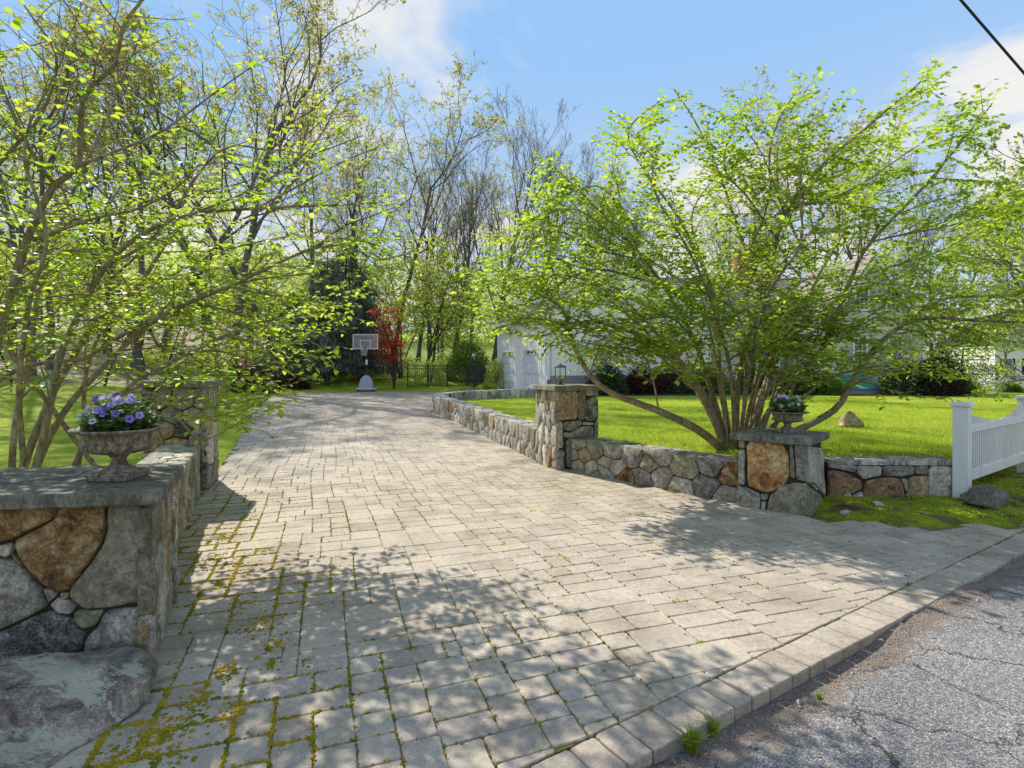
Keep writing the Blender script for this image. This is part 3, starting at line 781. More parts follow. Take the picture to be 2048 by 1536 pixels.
def px_to_plane(P0, d, px, py):
    rx = (px - CX) / F          # t*(rx,1) = P0 + u d
    # t*rx - u dx = P0x ; t - u dy = P0y
    det = rx * -d[1] + d[0]; t = (P0[0] * -d[1] + d[0] * P0[1]) / det; u = (t - P0[1]) / d[1] if abs(d[1]) > abs(d[0]) else (t * rx - P0[0]) / d[0]
    return (u, EYE - t * (py - HY) / F)

def quad_pillar(name, corners, z0, z1, label, faces, cap_over, cap_t, capname='cap_stone', grp=None, jig=True, captone=.5):
    """corners: NearCorner, then next ... (CCW seen from above). faces: {edge index: list of (poly, mat)} or None -> voronoi spec"""
    c = sum((Vector(p) for p in corners), Vector((0, 0))) / 4; base = (c.x, c.y, z0)
    root = empty(name, base, 0, label, 'pillar', grp)
    core = MB(); cc = [c + (Vector(p) - c) * .93 for p in corners]
    core.prism([tuple(p) for p in cc], z0 - .05, z1 - .005); core.build('core', 'joint', root, rel=base)
    for k in range(4):
        a, b_ = Vector(corners[k]), Vector(corners[(k + 1) % 4]); L = (b_ - a).length; d = (b_ - a) / L
        nrm = Vector((d.y, -d.x))
        if nrm.dot((a + b_) / 2 - c) < 0: nrm = -nrm
        M = plane_map(a - nrm * .01, d, nrm, 0); spec = faces.get(k)
        if isinstance(spec, list):
            for poly, mt in spec: stone([((L - u if k == 3 else u), (z1 + .008 if v > z1 - .05 else v)) for u, v in poly], M, mt, root, .003, .018, 2, base, tone=random.uniform(.35, .75))
        elif spec:
            su, sv, mixl, seed = spec
            for poly in voronoi(-.006, L + .006, z0 - .04, z1 + .004, su, sv, random.Random(seed)):
                stone(poly, M, random.Random(str(poly[0]) + 'a').choice(mixl), root, .004, .018, 1, base)
    # cap slab with chipped rim
    cp = [c + (Vector(p) - c) * (1 + cap_over / ((Vector(p) - c).length / 1.414)) for p in corners]
    ring = []
    for i in range(4):
        a, b_ = cp[i], cp[(i + 1) % 4]
        for t in range(7):
            q = a.lerp(b_, (t + (.03 if t == 0 else 0)) / 7); nn = (q - c).normalized()
            ring.append(q + nn * (random.uniform(-.007, .005) if t else -.012))
    n = len(ring); vs = []
    for f, z in ((.97, z1), (1, z1 + .01), (1.0, z1 + cap_t - .012), (.985, z1 + cap_t), (.5, z1 + cap_t + .002)):
        for p in ring:
            q = c + (p - c) * f; vs.append((q.x, q.y, z + (random.uniform(-.004, .004) if f > .98 else 0)))
    fs = [(k * n + i, k * n + (i + 1) % n, (k + 1) * n + (i + 1) % n, (k + 1) * n + i) for k in range(4) for i in range(n)] + [tuple(range(n))[::-1], tuple(range(4 * n, 5 * n))]
    mesh(capname, vs, fs, 'slate', root, captone, rel=base)
    return root

# --- left near pillar (flower urn)
NL = Vector((-1.93, 2.9)); dF = Vector((-.99, -.13)).normalized(); dS = Vector((-.42, .907)).normalized()
WL, DL = .97, .80
cornL = [NL, NL + dF * WL, NL + dF * WL + dS * DL, NL + dS * DL]
PzF = lambda pts: [px_to_plane(NL, dF, x / 2.866, 1000 + y / 2.866) for x, y in pts]
T1 = .885
def vt(p): return (p[0], min(p[1], T1 - .005))
front = [
 ([(-420, 60), (335, 66), (300, 112), (180, 172), (60, 232), (-200, 300), (-420, 310)], 'stone_rust'),
 ([(342, 68), (606, 70), (597, 190), (548, 300), (484, 400), (404, 512), (350, 532), (250, 494), (150, 395), (62, 240), (200, 168), (300, 114)], 'stone_rust'),
 ([(612, 74), (900, 66), (900, 585), (600, 628), (478, 628), (398, 550), (412, 500), (502, 382), (582, 262), (607, 160)], 'stone_olive'),
 ([(-420, 320), (-160, 300), (0, 328), (100, 365), (180, 445), (230, 515), (272, 612), (150, 682), (0, 748), (-300, 800)], 'stone_grey'),
 ([(-40, 268), (50, 246), (72, 290), (45, 332), (-30, 315)], 'stone_light'),
 ([(236, 508), (300, 518), (322, 556), (272, 596)], 'stone_light'),
 ([(330, 537), (396, 530), (388, 572), (336, 578)], 'stone_tan'),
 ([(280, 600), (322, 560), (408, 584), (430, 612), (402, 662), (330, 652)], 'stone_light'),
 ([(432, 632), (596, 630), (548, 722), (474, 744), (416, 690)], 'stone_olive'),
 ([(-300, 810), (0, 756), (130, 692), (280, 634), (330, 662), (405, 672), (432, 737), (492, 777), (442, 942), (200, 952), (0, 992), (-300, 1040)], 'stone_dark'),
 ([(602, 634), (885, 602), (885, 1040), (600, 1060), (455, 1030), (460, 920), (502, 775), (560, 724)], 'stone_grey'),
 ([(-300, 1050), (0, 1004), (200, 962), (432, 952), (447, 1032), (300, 1110), (0, 1210), (-300, 1250)], 'stone_grey'),
 ([(60, 300), (110, 345), (140, 388), (80, 345)], 'stone_tan'),
]
front = [([vt(p) for p in PzF(q)], m_) for q, m_ in front]
front = [([(max(-.005, u), max(-.03, v)) for u, v in q], m_) for q, m_ in front]
quad_pillar('stone_pillar', [tuple(p) for p in cornL], 0, T1, 'low mossy stone pillar at the left edge carrying the large flower urn', {0: front, 3: (.27, .3, ['stone_olive', 'stone_light', 'stone_grey', 'stone_tan'], 5), 2: (.3, .3, MIX_R, 2)}, .06, .08, captone=.35)

# --- left tall pillar with lantern
NT = Vector((-4.04, 7.2)); dF2 = Vector((-1, -.08)).normalized(); dS2 = Vector((-.31, .95)).normalized()
cornT = [NT, NT + dF2 * .82, NT + dF2 * .82 + dS2 * .78, NT + dS2 * .78]
quad_pillar('stone_pillar', [tuple(p) for p in cornT], 0, 1.37, 'tall stone pillar behind the branches on the left side of the drive', {0: (.3, .3, ['stone_olive', 'stone_grey', 'stone_dark', 'stone_tan'], 11), 3: (.33, .36, ['stone_grey', 'stone_light', 'stone_olive'], 12)}, .06, .085, captone=.6)

# --- right lantern pillar
NR = Vector((.704, 8.70)); dL3 = Vector((-.377, .926)); dR3 = Vector((.926, .377))
PR3 = lambda pts: [px_to_plane(NR, dR3, 840 + x / 3.657, 720 + y / 3.657) for x, y in pts]
cornR = [NR, NR + dL3 * .78, NR + dL3 * .78 + dR3 * .78, NR + dR3 * .78]
fr = [([(990, 232), (1162, 232), (1157, 434), (990, 446)], 'stone_tan'), ([(1162, 232), (1222, 232), (1207, 440), (1159, 434)], 'stone_olive'),
      ([(1216, 232), (1318, 232), (1318, 262), (1222, 264)], 'stone_light'), ([(1217, 268), (1320, 268), (1316, 452), (1208, 446)], 'stone_dark'),
      ([(992, 450), (1047, 450), (1047, 648), (992, 644)], 'stone_light'), ([(1050, 452), (1182, 440), (1192, 472), (1104, 522), (1053, 512)], 'stone_grey'),
      ([(1194, 452), (1274, 456), (1274, 478), (1194, 476)], 'stone_light'), ([(1192, 482), (1274, 482), (1274, 570), (1053, 570), (1053, 530), (1112, 526)], 'stone_grey'),
      ([(1280, 456), (1318, 452), (1318, 572), (1280, 572)], 'stone_light'), ([(992, 652), (1058, 656), (1058, 812), (992, 812)], 'stone_grey')]
fr = [([(min(.786, max(-.006, u)), v) for u, v in PR3(q)], m_) for q, m_ in fr]
fr.append(([(.19, .0), (.78, .0), (.78, .5), (.19, .5)], 'stone_grey'))
quad_pillar('stone_pillar', [tuple(p) for p in cornR], 0, 1.265, 'tall stone pillar right of the drive with the lantern in plain view', {3: fr, 0: (.2, .34, ['stone_light', 'stone_light', 'stone_light', 'stone_grey', 'stone_tan', 'stone_rust'], 24), 1: (.3, .3, MIX_R, 22)}, .07, .085, captone=.75)

# --- right near pillar with urn
NN = Vector((3.216, 5.94)); dL4 = Vector((-.74, .673)); dR4 = Vector((.673, .74))
cornN = [NN, NN + dL4 * .76, NN + dL4 * .76 + dR4 * .76, NN + dR4 * .76]
PL4 = lambda pts: [px_to_plane(NN, dL4, 1380 + x / 3.066, 740 + y / 3.066) for x, y in pts]
PR4 = lambda pts: [px_to_plane(NN, dR4, 1380 + x / 3.066, 740 + y / 3.066) for x, y in pts]
fl = [([(298, 425), (338, 430), (338, 482), (298, 480)], 'stone_tan'), ([(298, 485), (338, 487), (336, 706), (292, 702)], 'stone_light'),
      ([(344, 430), (560, 455), (602, 515), (608, 640), (582, 702), (530, 742), (470, 757), (350, 708)], 'stone_orange'),
      ([(606, 480), (630, 482), (648, 672), (612, 655)], 'stone_olive'), ([(565, 452), (715, 462), (715, 474), (615, 474)], 'stone_tan'),
      ([(634, 478), (716, 478), (716, 690), (652, 676)], 'stone_grey'), ([(285, 708), (340, 718), (430, 760), (432, 860), (280, 838)], 'stone_grey'),
      ([(432, 756), (482, 762), (472, 798), (434, 802)], 'stone_olive'), ([(434, 806), (466, 804), (460, 862), (436, 860)], 'stone_light'),
      ([(487, 768), (560, 702), (645, 688), (716, 698), (716, 915), (464, 880)], 'stone_olive')]
fl = [([(max(-.006, min(.768, u)), min(.776, v)) for u, v in PL4(q)], m_) for q, m_ in fl]
frr = [([(716, 474), (862, 464), (872, 742), (802, 752), (762, 694), (716, 690)], 'stone_light'), ([(716, 700), (768, 740), (800, 760), (885, 750), (880, 850), (716, 915)], 'stone_olive'),
       ([(722, 690), (758, 700), (790, 745), (770, 738)], 'stone_grey'), ([(868, 464), (890, 464), (890, 742), (876, 740)], 'stone_grey')]
frr = [([(max(-.006, min(.768, u)), min(.776, v)) for u, v in PR4(q)], m_) for q, m_ in frr]
quad_pillar('stone_pillar', [tuple(p) for p in cornN], 0, .776, 'low stone pillar with a big orange stone, between the wall and the mossy verge', {0: fl, 3: frr}, .06, .08, captone=.45)

# --- walls that follow a line
def line_wall(name, pts, h, th, label, mixl, su, sv, seed, side=1, zf=gz, hand=None, inner=False, topz=None, front_max=None):
    P = [Vector(p) for p in pts]; cum = [0]
    for i in range(len(P) - 1): cum.append(cum[-1] + (P[i + 1] - P[i]).length)
    base = (P[0].x, P[0].y, zf(*P[0])); root = empty(name, base, 0, label, 'wall')
    def loc(u):
        u = max(0, min(cum[-1], u)); i = 0
        while i < len(cum) - 2 and u > cum[i + 1]: i += 1
        t = (u - cum[i]) / (cum[i + 1] - cum[i]); p = P[i].lerp(P[i + 1], t)
        d0 = (P[i + 1] - P[i]).normalized()
        dp = (P[i] - P[i - 1]).normalized() if i else d0; dn = (P[i + 2] - P[i + 1]).normalized() if i + 2 < len(P) else d0
        d = (((dp + d0) / 2).lerp(d0, min(1, 2 * t)) if t < .5 else d0.lerp((d0 + dn) / 2, 2 * t - 1)).normalized()
        return p, d, Vector((d.y, -d.x)) * side          # normal outward (towards drive)
    tz = lambda p: (zf(p.x, p.y) + h) if topz is None else topz
    def Mf(u, v, w):
        p, d, n = loc(u); z = zf(p.x, p.y); q = p + n * (w - .01); return (q.x, q.y, z + v / h * (tz(p) - z))
    def Mb(u, v, w):
        p, d, n = loc(u); z = zf(p.x, p.y); q = p - n * (th - .01 + w); return (q.x, q.y, z + v / h * (tz(p) - z))
    def Mt(u, v, w):
        p, d, n = loc(u); q = p - n * v; return (q.x, q.y, tz(p) - .01 + w)
    # core
    vs, fs = [], []; ns = max(2, int(cum[-1] / .5))
    for k in range(ns + 1):
        p, d, n = loc(cum[-1] * k / ns)
        for off, z in ((.03, zf(p.x, p.y) - .08), (.03, tz(p) - .03), (th - .03, tz(p) - .03), (th - .03, zf(p.x, p.y) - .08)):
            q = p - n * off; vs.append((q.x, q.y, z))
    for k in range(ns):
        for i in range(4): fs.append((k * 4 + i, k * 4 + (i + 1) % 4, k * 4 + 4 + (i + 1) % 4, k * 4 + 4 + i))
    fs += [(0, 1, 2, 3), (ns * 4 + 3, ns * 4 + 2, ns * 4 + 1, ns * 4)]
    mesh('core', vs, fs, 'joint', root, rel=base)
    rnd = random.Random(seed)
    if hand:
        for poly, mt in hand: stone(poly, Mf, mt, root, .003, .02, 2, base, tone=random.uniform(.35, .8))
    else:
        fm = front_max or cum[-1]
        for poly in voronoi(-.005, fm, -.05, h + .005, su, sv, rnd):
            stone(poly, Mf, rnd.choice(mixl), root, .004, .022, 1, base)
    for poly in voronoi(0, cum[-1], -.005, th + .005, .36, th * .55, rnd, 1):
        stone(poly, Mt, rnd.choice(MIX_TOP), root, .005, .016, 1, base)
    if inner:
        for poly in voronoi(inner, cum[-1], -.05, h + .005, .4, h * .9, rnd, 1):
            stone(poly, Mb, rnd.choice(['stone_olive', 'stone_grey', 'stone_light']), root, .006, .012, 1, base)
    return root
line_wall('stone_wall', WALL_MAIN, .56, .42, 'long curved low stone wall running back from the lantern pillar towards the garage', MIX_FAR, .24, .3, 31, side=-1, inner=9.6, front_max=11.6)
line_wall('stone_wall', [(.95, 8.68), (1.6, 7.86), (2.2, 7.1), (2.75, 6.5)], .5, .42, 'low stone wall between the lantern pillar and the orange-stoned urn pillar', ['stone_grey'] * 5 + ['stone_olive'] * 5 + ['stone_light'] * 2 + ['stone_tan', 'stone_rust'], .33, .24, 33)
EW = [(3.85, 6.62), (5.07, 6.58), (5.42, 6.6)]
dE = (Vector(EW[1]) - Vector(EW[0])).normalized()
PE = lambda pts: [px_to_plane(Vector(EW[0]), dE, 1380 + x / 3.066, 740 + y / 3.066) for x, y in pts]
he = [([(850, 578), (1022, 584), (1022, 632), (890, 606), (850, 600)], 'stone_grey'), ([(1026, 586), (1177, 588), (1175, 650), (1062, 672), (1028, 640)], 'stone_light'),
      ([(1181, 588), (1380, 588), (1376, 644), (1300, 655), (1190, 655)], 'stone_grey'), ([(1385, 588), (1468, 588), (1462, 642), (1385, 640)], 'stone_olive'),
      ([(850, 606), (950, 625), (1055, 678), (1062, 730), (992, 765), (935, 760), (925, 825), (850, 835)], 'stone_brown'),
      ([(1072, 680), (1200, 657), (1288, 664), (1322, 742), (1312, 820), (1070, 825)], 'stone_brown'), ([(1296, 664), (1342, 670), (1336, 752), (1326, 740)], 'stone_grey'),
      ([(1352, 652), (1466, 645), (1468, 835), (1328, 840), (1334, 760)], 'stone_tan'), ([(938, 764), (968, 736), (1000, 780), (996, 840), (930, 840)], 'stone_grey'),
      ([(1004, 768), (1062, 742), (1078, 838), (1000, 840)], 'stone_light'), ([(1472, 588), (1640, 594), (1636, 820), (1472, 820)], 'stone_light')]
he = [([(max(-.02, u), max(-.04, min(.505, v))) for u, v in PE(q)], m_) for q, m_ in he]
line_wall('stone_wall', EW, .5, .38, 'short reddish stone wall joining the urn pillar to the white fence', MIX_R, .3, .25, 35, hand=he)
line_wall('stone_wall', [(-2.3, 3.72), (-2.92, 4.7), (-3.5, 5.9), (-4.08, 7.12)], .64, .45, 'narrow stone wall linking the low urn pillar to the tall pillar left of the drive', ['stone_olive'] * 4 + ['stone_light'] * 3 + ['stone_grey'] * 2 + ['stone_tan'], .3, .3, 37, side=1, zf=lambda x, y: 0)

# ------------------------------------------------------------------ rocks
def rock(name, c, dims, rz, mat, label, seed, cat='boulder', pts=None, sub=3, amp=.03, sharp=18):
    rnd = random.Random(seed); bm = bmesh.new()
    if pts is None:
        pts = []
        for k in range(sharp):
            v = Vector((rnd.gauss(0, 1), rnd.gauss(0, 1), rnd.gauss(0, 1))).normalized(); pts.append((v.x * .5, v.y * .5, max(-.15, v.z * .5 + .25)))
    for p in pts: bm.verts.new(p)
    r_ = bmesh.ops.convex_hull(bm, input=bm.verts); 
    bmesh.ops.delete(bm, geom=[v for v in bm.verts if not v.link_faces], context='VERTS')
    bmesh.ops.triangulate(bm, faces=bm.faces)
    for k in range(sub):
        bmesh.ops.subdivide_edges(bm, edges=bm.edges, cuts=1, use_grid_fill=True)
        if k > 1 or (k == 1 and sub < 4): bmesh.ops.smooth_vert(bm, verts=bm.verts, factor=.5, use_axis_x=True, use_axis_y=True, use_axis_z=True)
    for v in bm.verts:
        q = v.co * 3.1 + Vector((seed, 0, 0)); v.co += v.co.normalized() * (noise.noise(q) * amp * 2 + noise.noise(q * 3) * amp * .8 + noise.noise(q * 9) * amp * .3)
    for v in bm.verts: v.co = Vector((v.co.x * dims[0], v.co.y * dims[1], v.co.z * dims[2]))
    bmesh.ops.recalc_face_normals(bm, faces=bm.faces)
    me = bpy.data.meshes.new(name); bm.to_mesh(me); bm.free(); me.materials.append(MATS[mat])
    a = me.attributes.new('tone', 'FLOAT', 'POINT'); a.data.foreach_set('value', [.55] * len(me.vertices))
    me.polygons.foreach_set('use_smooth', [True] * len(me.polygons))
    o = link(name, me); o.location = c; o.rotation_euler = (0, 0, rz); return tag(o, label, cat)
# long lichen covered boulder lower left, built in world axes round its own origin
bo = (-2.1, 2.35, 0)
bzs = .78
bp_ = [(-1.72, 2.62, 0), (-1.73, 2.66, .14), (-1.83, 2.76, .23), (-1.80, 2.82, .1), (-2.0, 2.80, .24), (-1.70, 2.50, 0),
       (-2.3, 2.2, .25), (-2.75, 2.0, .25), (-2.6, 2.62, .22), (-2.5, 2.75, .0), (-1.95, 2.02, 0), (-2.3, 1.75, 0),  (-3.1, 2.3, 0), (-3.0, 2.1, .2), (-3.0, 1.7, 0)]
rock('boulder', bo, (1, 1, 1), 0, 'lichen_boulder', 'long grey boulder with pale green lichen lying in the lower left corner', 3, pts=[(x - bo[0] - .03, y - bo[1], z * bzs) for x, y, z in bp_], sub=4, amp=.02)
rock('boulder', (5.48, 6.3, .02), (.62, .45, .36), .3, 'boulder', 'rounded grey boulder in the moss at the foot of the white fence', 12, amp=.05)
rock('boulder', (7.09, 11.4, .40), (.58, .4, .40), .1, 'stone_tan', 'pointed tan rock standing alone on the right lawn', 5, cat='rock', pts=[(-.5, -.3, 0), (.5, -.3, 0), (.5, .3, 0), (-.5, .3, 0), (-.08, 0, .95), (.02, .05, .9), (.3, -.1, .4), (-.3, -.1, .45), (.45, 0, .2)], amp=.05)
for k, (px, py, w_) in enumerate([(1755, 1018, .16), (1692, 1037, .17), (1848, 1033, .09), (1745, 990, .14)]):
    p = g(px, py); rock('rock', (p.x, p.y, .03), (w_, w_ * .7, w_ * .55), k, 'stone_light', ['flat pale rock in the moss below the reddish wall', 'pinkish flat stone at the edge of the mossy verge', 'small grey stone in the middle of the mossy verge', 'small upright grey rock against the reddish stone wall'][k], 30 + k, cat='rock', sub=2)
# edging stones of the leaf bank, far left
for k, (x, y, w_) in enumerate([(-17.2, 24.9, .9), (-15.6, 26.3, .6), (-19.5, 22.8, .7)]):
    rock('rock', (x, y, gz(x, y) - .05), (w_, .5, .5), k, 'stone_light', ['largest pale rock at the foot of the leafy bank behind the left lawn', 'small pale rock at the right end of the leafy bank', 'pale rock by the big trunks at the leafy bank'][k], 50 + k, cat='rock', sub=2)

# ------------------------------------------------------------------ urns with petunias
def urn(loc, sc, label, seed, fl_label, nfl, pale, zs=1.0):
    e = empty('flower_urn', loc, 0, label, 'urn'); e.scale = (1, 1, zs)
    f_ = MB(); f_.box((-.132 * sc, -.132 * sc, 0), (.132 * sc, .132 * sc, .045 * sc), bev=.006); f_.build('foot', 'urn_iron', e)
    prof = [(.118, .045), (.115, .056), (.085, .07), (.055, .088), (.045, .11), (.047, .125), (.062, .14), (.066, .148), (.055, .155)]
    MB().lathe([(r * sc, z * sc) for r, z in prof], 32).build('stem', 'urn_iron', e, True)
    prof = [(.05, .150), (.11, .153), (.165, .164), (.195, .18), (.204, .198), (.198, .212), (.180, .220), (.192, .230), (.196, .25), (.204, .272), (.235, .282), (.27, .289), (.285, .297), (.283, .306), (.25, .304), (.2, .296), (.18, .28), (.05, .27)]
    fl_ = [0, .02, .03, .035, .03, .01, 0, .006, .008, 0, 0, 0, 0, 0, 0, 0, 0, 0]
    MB().lathe([(r * sc, z * sc) for r, z in prof], 96, flute=fl_).build('bowl', 'urn_iron', e, True)
    # plant: thing of its own sitting in the urn
    p = empty('petunia', (loc[0], loc[1], loc[2] + .285 * sc * zs), 0, fl_label, 'flowers')
    rnd = random.Random(seed); P, D, Z = [], [], []
    st = Tubes()
    for k in range(170):
        a = rnd.uniform(0, 6.28); rr = .20 * sc * rnd.random() ** .5; hgt = (.27 * (1 - (rr / (.26 * sc)) ** 2) * rnd.uniform(.4, 1)) * sc
        tip = np.array((rr * 1.15 * math.cos(a), rr * 1.15 * math.sin(a), hgt)); b0 = np.array((tip[0] * .5, tip[1] * .5, -.02))
        st.add([b0, (b0 + tip) / 2 + np.array((0, 0, .02)), tip], [.003, .0025, .002], 4)
        for q in range(9):
            t = rnd.uniform(.3, 1.05); c = b0 + (tip - b0) * t; aa = a + rnd.uniform(-1.6, 1.6)
            P.append(c); D.append((math.cos(aa), math.sin(aa), rnd.uniform(-.3, .7))); Z.append(rnd.uniform(.035, .065) * sc)
    st.build('stem', 'leaf_mid', p)
    leaves('foliage', P, D, np.array(Z), 'petunia_leaf', p, LT_FINE, upbias=.7)
    for k in range(nfl):
        # trumpet flower, one object each: funnel of five lobes
        a = rnd.uniform(0, 6.28) if k > nfl * .6 else rnd.choice([rnd.gauss(3.5, .5), rnd.gauss(-.5, .4), rnd.gauss(4.7, .9)])
        rr = rnd.uniform(.1, .235) * sc; hz = (.275 * (1 - (rr / (.28 * sc)) ** 2) + rnd.uniform(.0, .03)) * sc
        c = Vector((rr * math.cos(a), rr * math.sin(a), hz)); nrm = Vector((math.cos(a) * .8 + rnd.gauss(0, .3), math.sin(a) * .8 - .35 + rnd.gauss(0, .2), .55)).normalized()
        t1 = nrm.orthogonal().normalized(); t2 = nrm.cross(t1); n = 15; r0 = rnd.uniform(.022, .032) * sc; vs = []
        for f_, h_ in ((.1, -.022), (.3, -.006), (.7, .002), (1, 0)):
            for i in range(n):
                an = 2 * math.pi * i / n; q = r0 * f_ * (1 + (.11 * math.cos(5 * an) if f_ > .6 else 0)); w = h_ * sc + (.0035 * math.cos(10 * an + k) if f_ == 1 else 0)
                vs.append(c + t1 * q * math.cos(an) + t2 * q * math.sin(an) + nrm * w)
        fs = [(j * n + i, j * n + (i + 1) % n, (j + 1) * n + (i + 1) % n, (j + 1) * n + i) for j in range(3) for i in range(n)] + [tuple(range(n))]
        mesh('flower', vs, fs, 'petal_pale' if rnd.random() < pale else 'petal_violet', p, [rnd.random()] * len(vs), True)
urn((-2.29, 3.17, T1 + .083), .82, 'large weathered stone urn with fluted bowl on the low left pillar', 3, 'violet petunias with grey-green leaves filling the large left urn', 44, .5, 1.18)
urn((3.27, 6.46, .776 + .082), .82, 'small weathered urn on the pillar with the orange stone', 8, 'pale lilac petunias in the small urn on the right', 18, .95)

# ------------------------------------------------------------------ lanterns
def lantern(loc, sc, label):
    e = empty('pillar_lantern', loc, .35, label, 'lantern', 'lanterns on the tall pillars')
    MB().lathe([(.085 * sc, 0), (.085 * sc, .012 * sc), (.05 * sc, .022 * sc), (.03 * sc, .03 * sc), (.03 * sc, .06 * sc)], 20).build('base', 'black_metal', e)
    MB().lathe([(.038 * sc, .06 * sc), (.042 * sc, .065 * sc), (.036 * sc, .12 * sc), (.02 * sc, .15 * sc), (.014 * sc, .2 * sc), (.0, .205 * sc)], 16).build('lamp_holder', 'brass', e, True)
    gl = MB(); n = 6; r_ = .115 * sc
    for z in (.105, .34):
        pass
    vs = [(r_ * math.cos(i * math.pi / 3), r_ * math.sin(i * math.pi / 3), z * sc) for z in (.105, .34) for i in range(6)]
    gl.add(vs, [(i, (i + 1) % 6, 6 + (i + 1) % 6, 6 + i) for i in range(6)]); gl.build('glass', 'lamp_glass', e)
    fr_ = MB()
    for i in range(6):
        a = i * math.pi / 3; fr_.tube([(r_ * math.cos(a), r_ * math.sin(a), .1 * sc), (r_ * math.cos(a), r_ * math.sin(a), .345 * sc)], .005 * sc, 4)
        b2 = a + math.pi / 3
        for z in (.102, .343): fr_.tube([(r_ * math.cos(a), r_ * math.sin(a), z * sc), (r_ * math.cos(b2), r_ * math.sin(b2), z * sc)], .006 * sc, 4)
        fr_.tube([(.03 * math.cos(a) * sc, .03 * math.sin(a) * sc, .06 * sc), (r_ * math.cos(a), r_ * math.sin(a), .102 * sc)], .004 * sc, 4)
    fr_.build('frame', 'black_metal', e)
    MB().lathe([(.125 * sc, .345 * sc), (.13 * sc, .352 * sc), (.10 * sc, .37 * sc), (.04 * sc, .39 * sc), (.02 * sc, .40 * sc), (.02 * sc, .41 * sc), (0, .418 * sc)], 18).build('lid', 'black_metal', e)
ct = sum(cornT, Vector((0, 0))) / 4; cr_ = sum(cornR, Vector((0, 0))) / 4
lantern((ct.x, ct.y, 1.37 + .087), 1.05, 'black glass lantern on the tall left pillar, half hidden by leaves')
lantern((cr_.x - .1, cr_.y, 1.265 + .087), .86, 'black glass lantern with brass lamp holder on the right pillar')

# ------------------------------------------------------------------ white fence on the right
def fence_right():
    p0, p1 = Vector((5.42, 6.55)), Vector((7.68, 8.15)); d = (p1 - p0).normalized(); L = (p1 - p0).length; a = math.atan2(d.y, d.x)
    e = empty('white_fence', (p0.x, p0.y, 0), a, 'white scalloped picket fence panel at the right end of the stone wall', 'fence')
    for k, (x, h, yy) in enumerate(((0, 1.235, 0), (L, 1.235, 0))):
        w = .074
        po = MB().box((x - w, -w, -.05 if k == 0 else 0), (x + w, w, h - .07), bev=.004).build('post', 'white_vinyl', e)
        cp = MB().box((x - w - .025, -w - .025, h - .07), (x + w + .025, w + .025, h - .045), bev=.004)
        cp.box((x - w - .012, -w - .012, h - .045), (x + w + .012, w + .012, h - .02), bev=.006).build('post_cap', 'white_vinyl', po)
    for z0_, z1_ in ((.24, .37), (.83, .93)): MB().box((.072, -.02, z0_), (L - .072, .02, z1_), bev=.003).build('rail', 'white_vinyl', e)
    n = 30
    for k in range(n):
        t = (k + .5) / n; x = .09 + (L - .18) * t; top = 1.10 - .17 * math.sin(math.pi * t) + (.02 if t > .9 else 0)
        MB().box((x - .016, -.012, .371), (x + .016, .012, .829)).box((x - .016, -.012, .931), (x + .016, .012, top)).build('picket', 'white_vinyl', e)
    # beginning of the next panel
    e2 = empty('white_fence', (p1.x, p1.y, 0), a, 'next white fence panel cut off by the right picture edge', 'fence')
    for z0_, z1_ in ((.24, .37), (.83, .93)): MB().box((.072, -.02, z0_), (2.5, .02, z1_), bev=.003).build('rail', 'white_vinyl', e2)
    for k in range(26):
        x = .14 + k * .09; MB().box((x - .016, -.012, .371), (x + .016, .012, .829)).box((x - .016, -.012, .931), (x + .016, .012, 1.1 - .17 * math.sin(math.pi * k / 27))).build('picket', 'white_vinyl', e2)
fence_right()

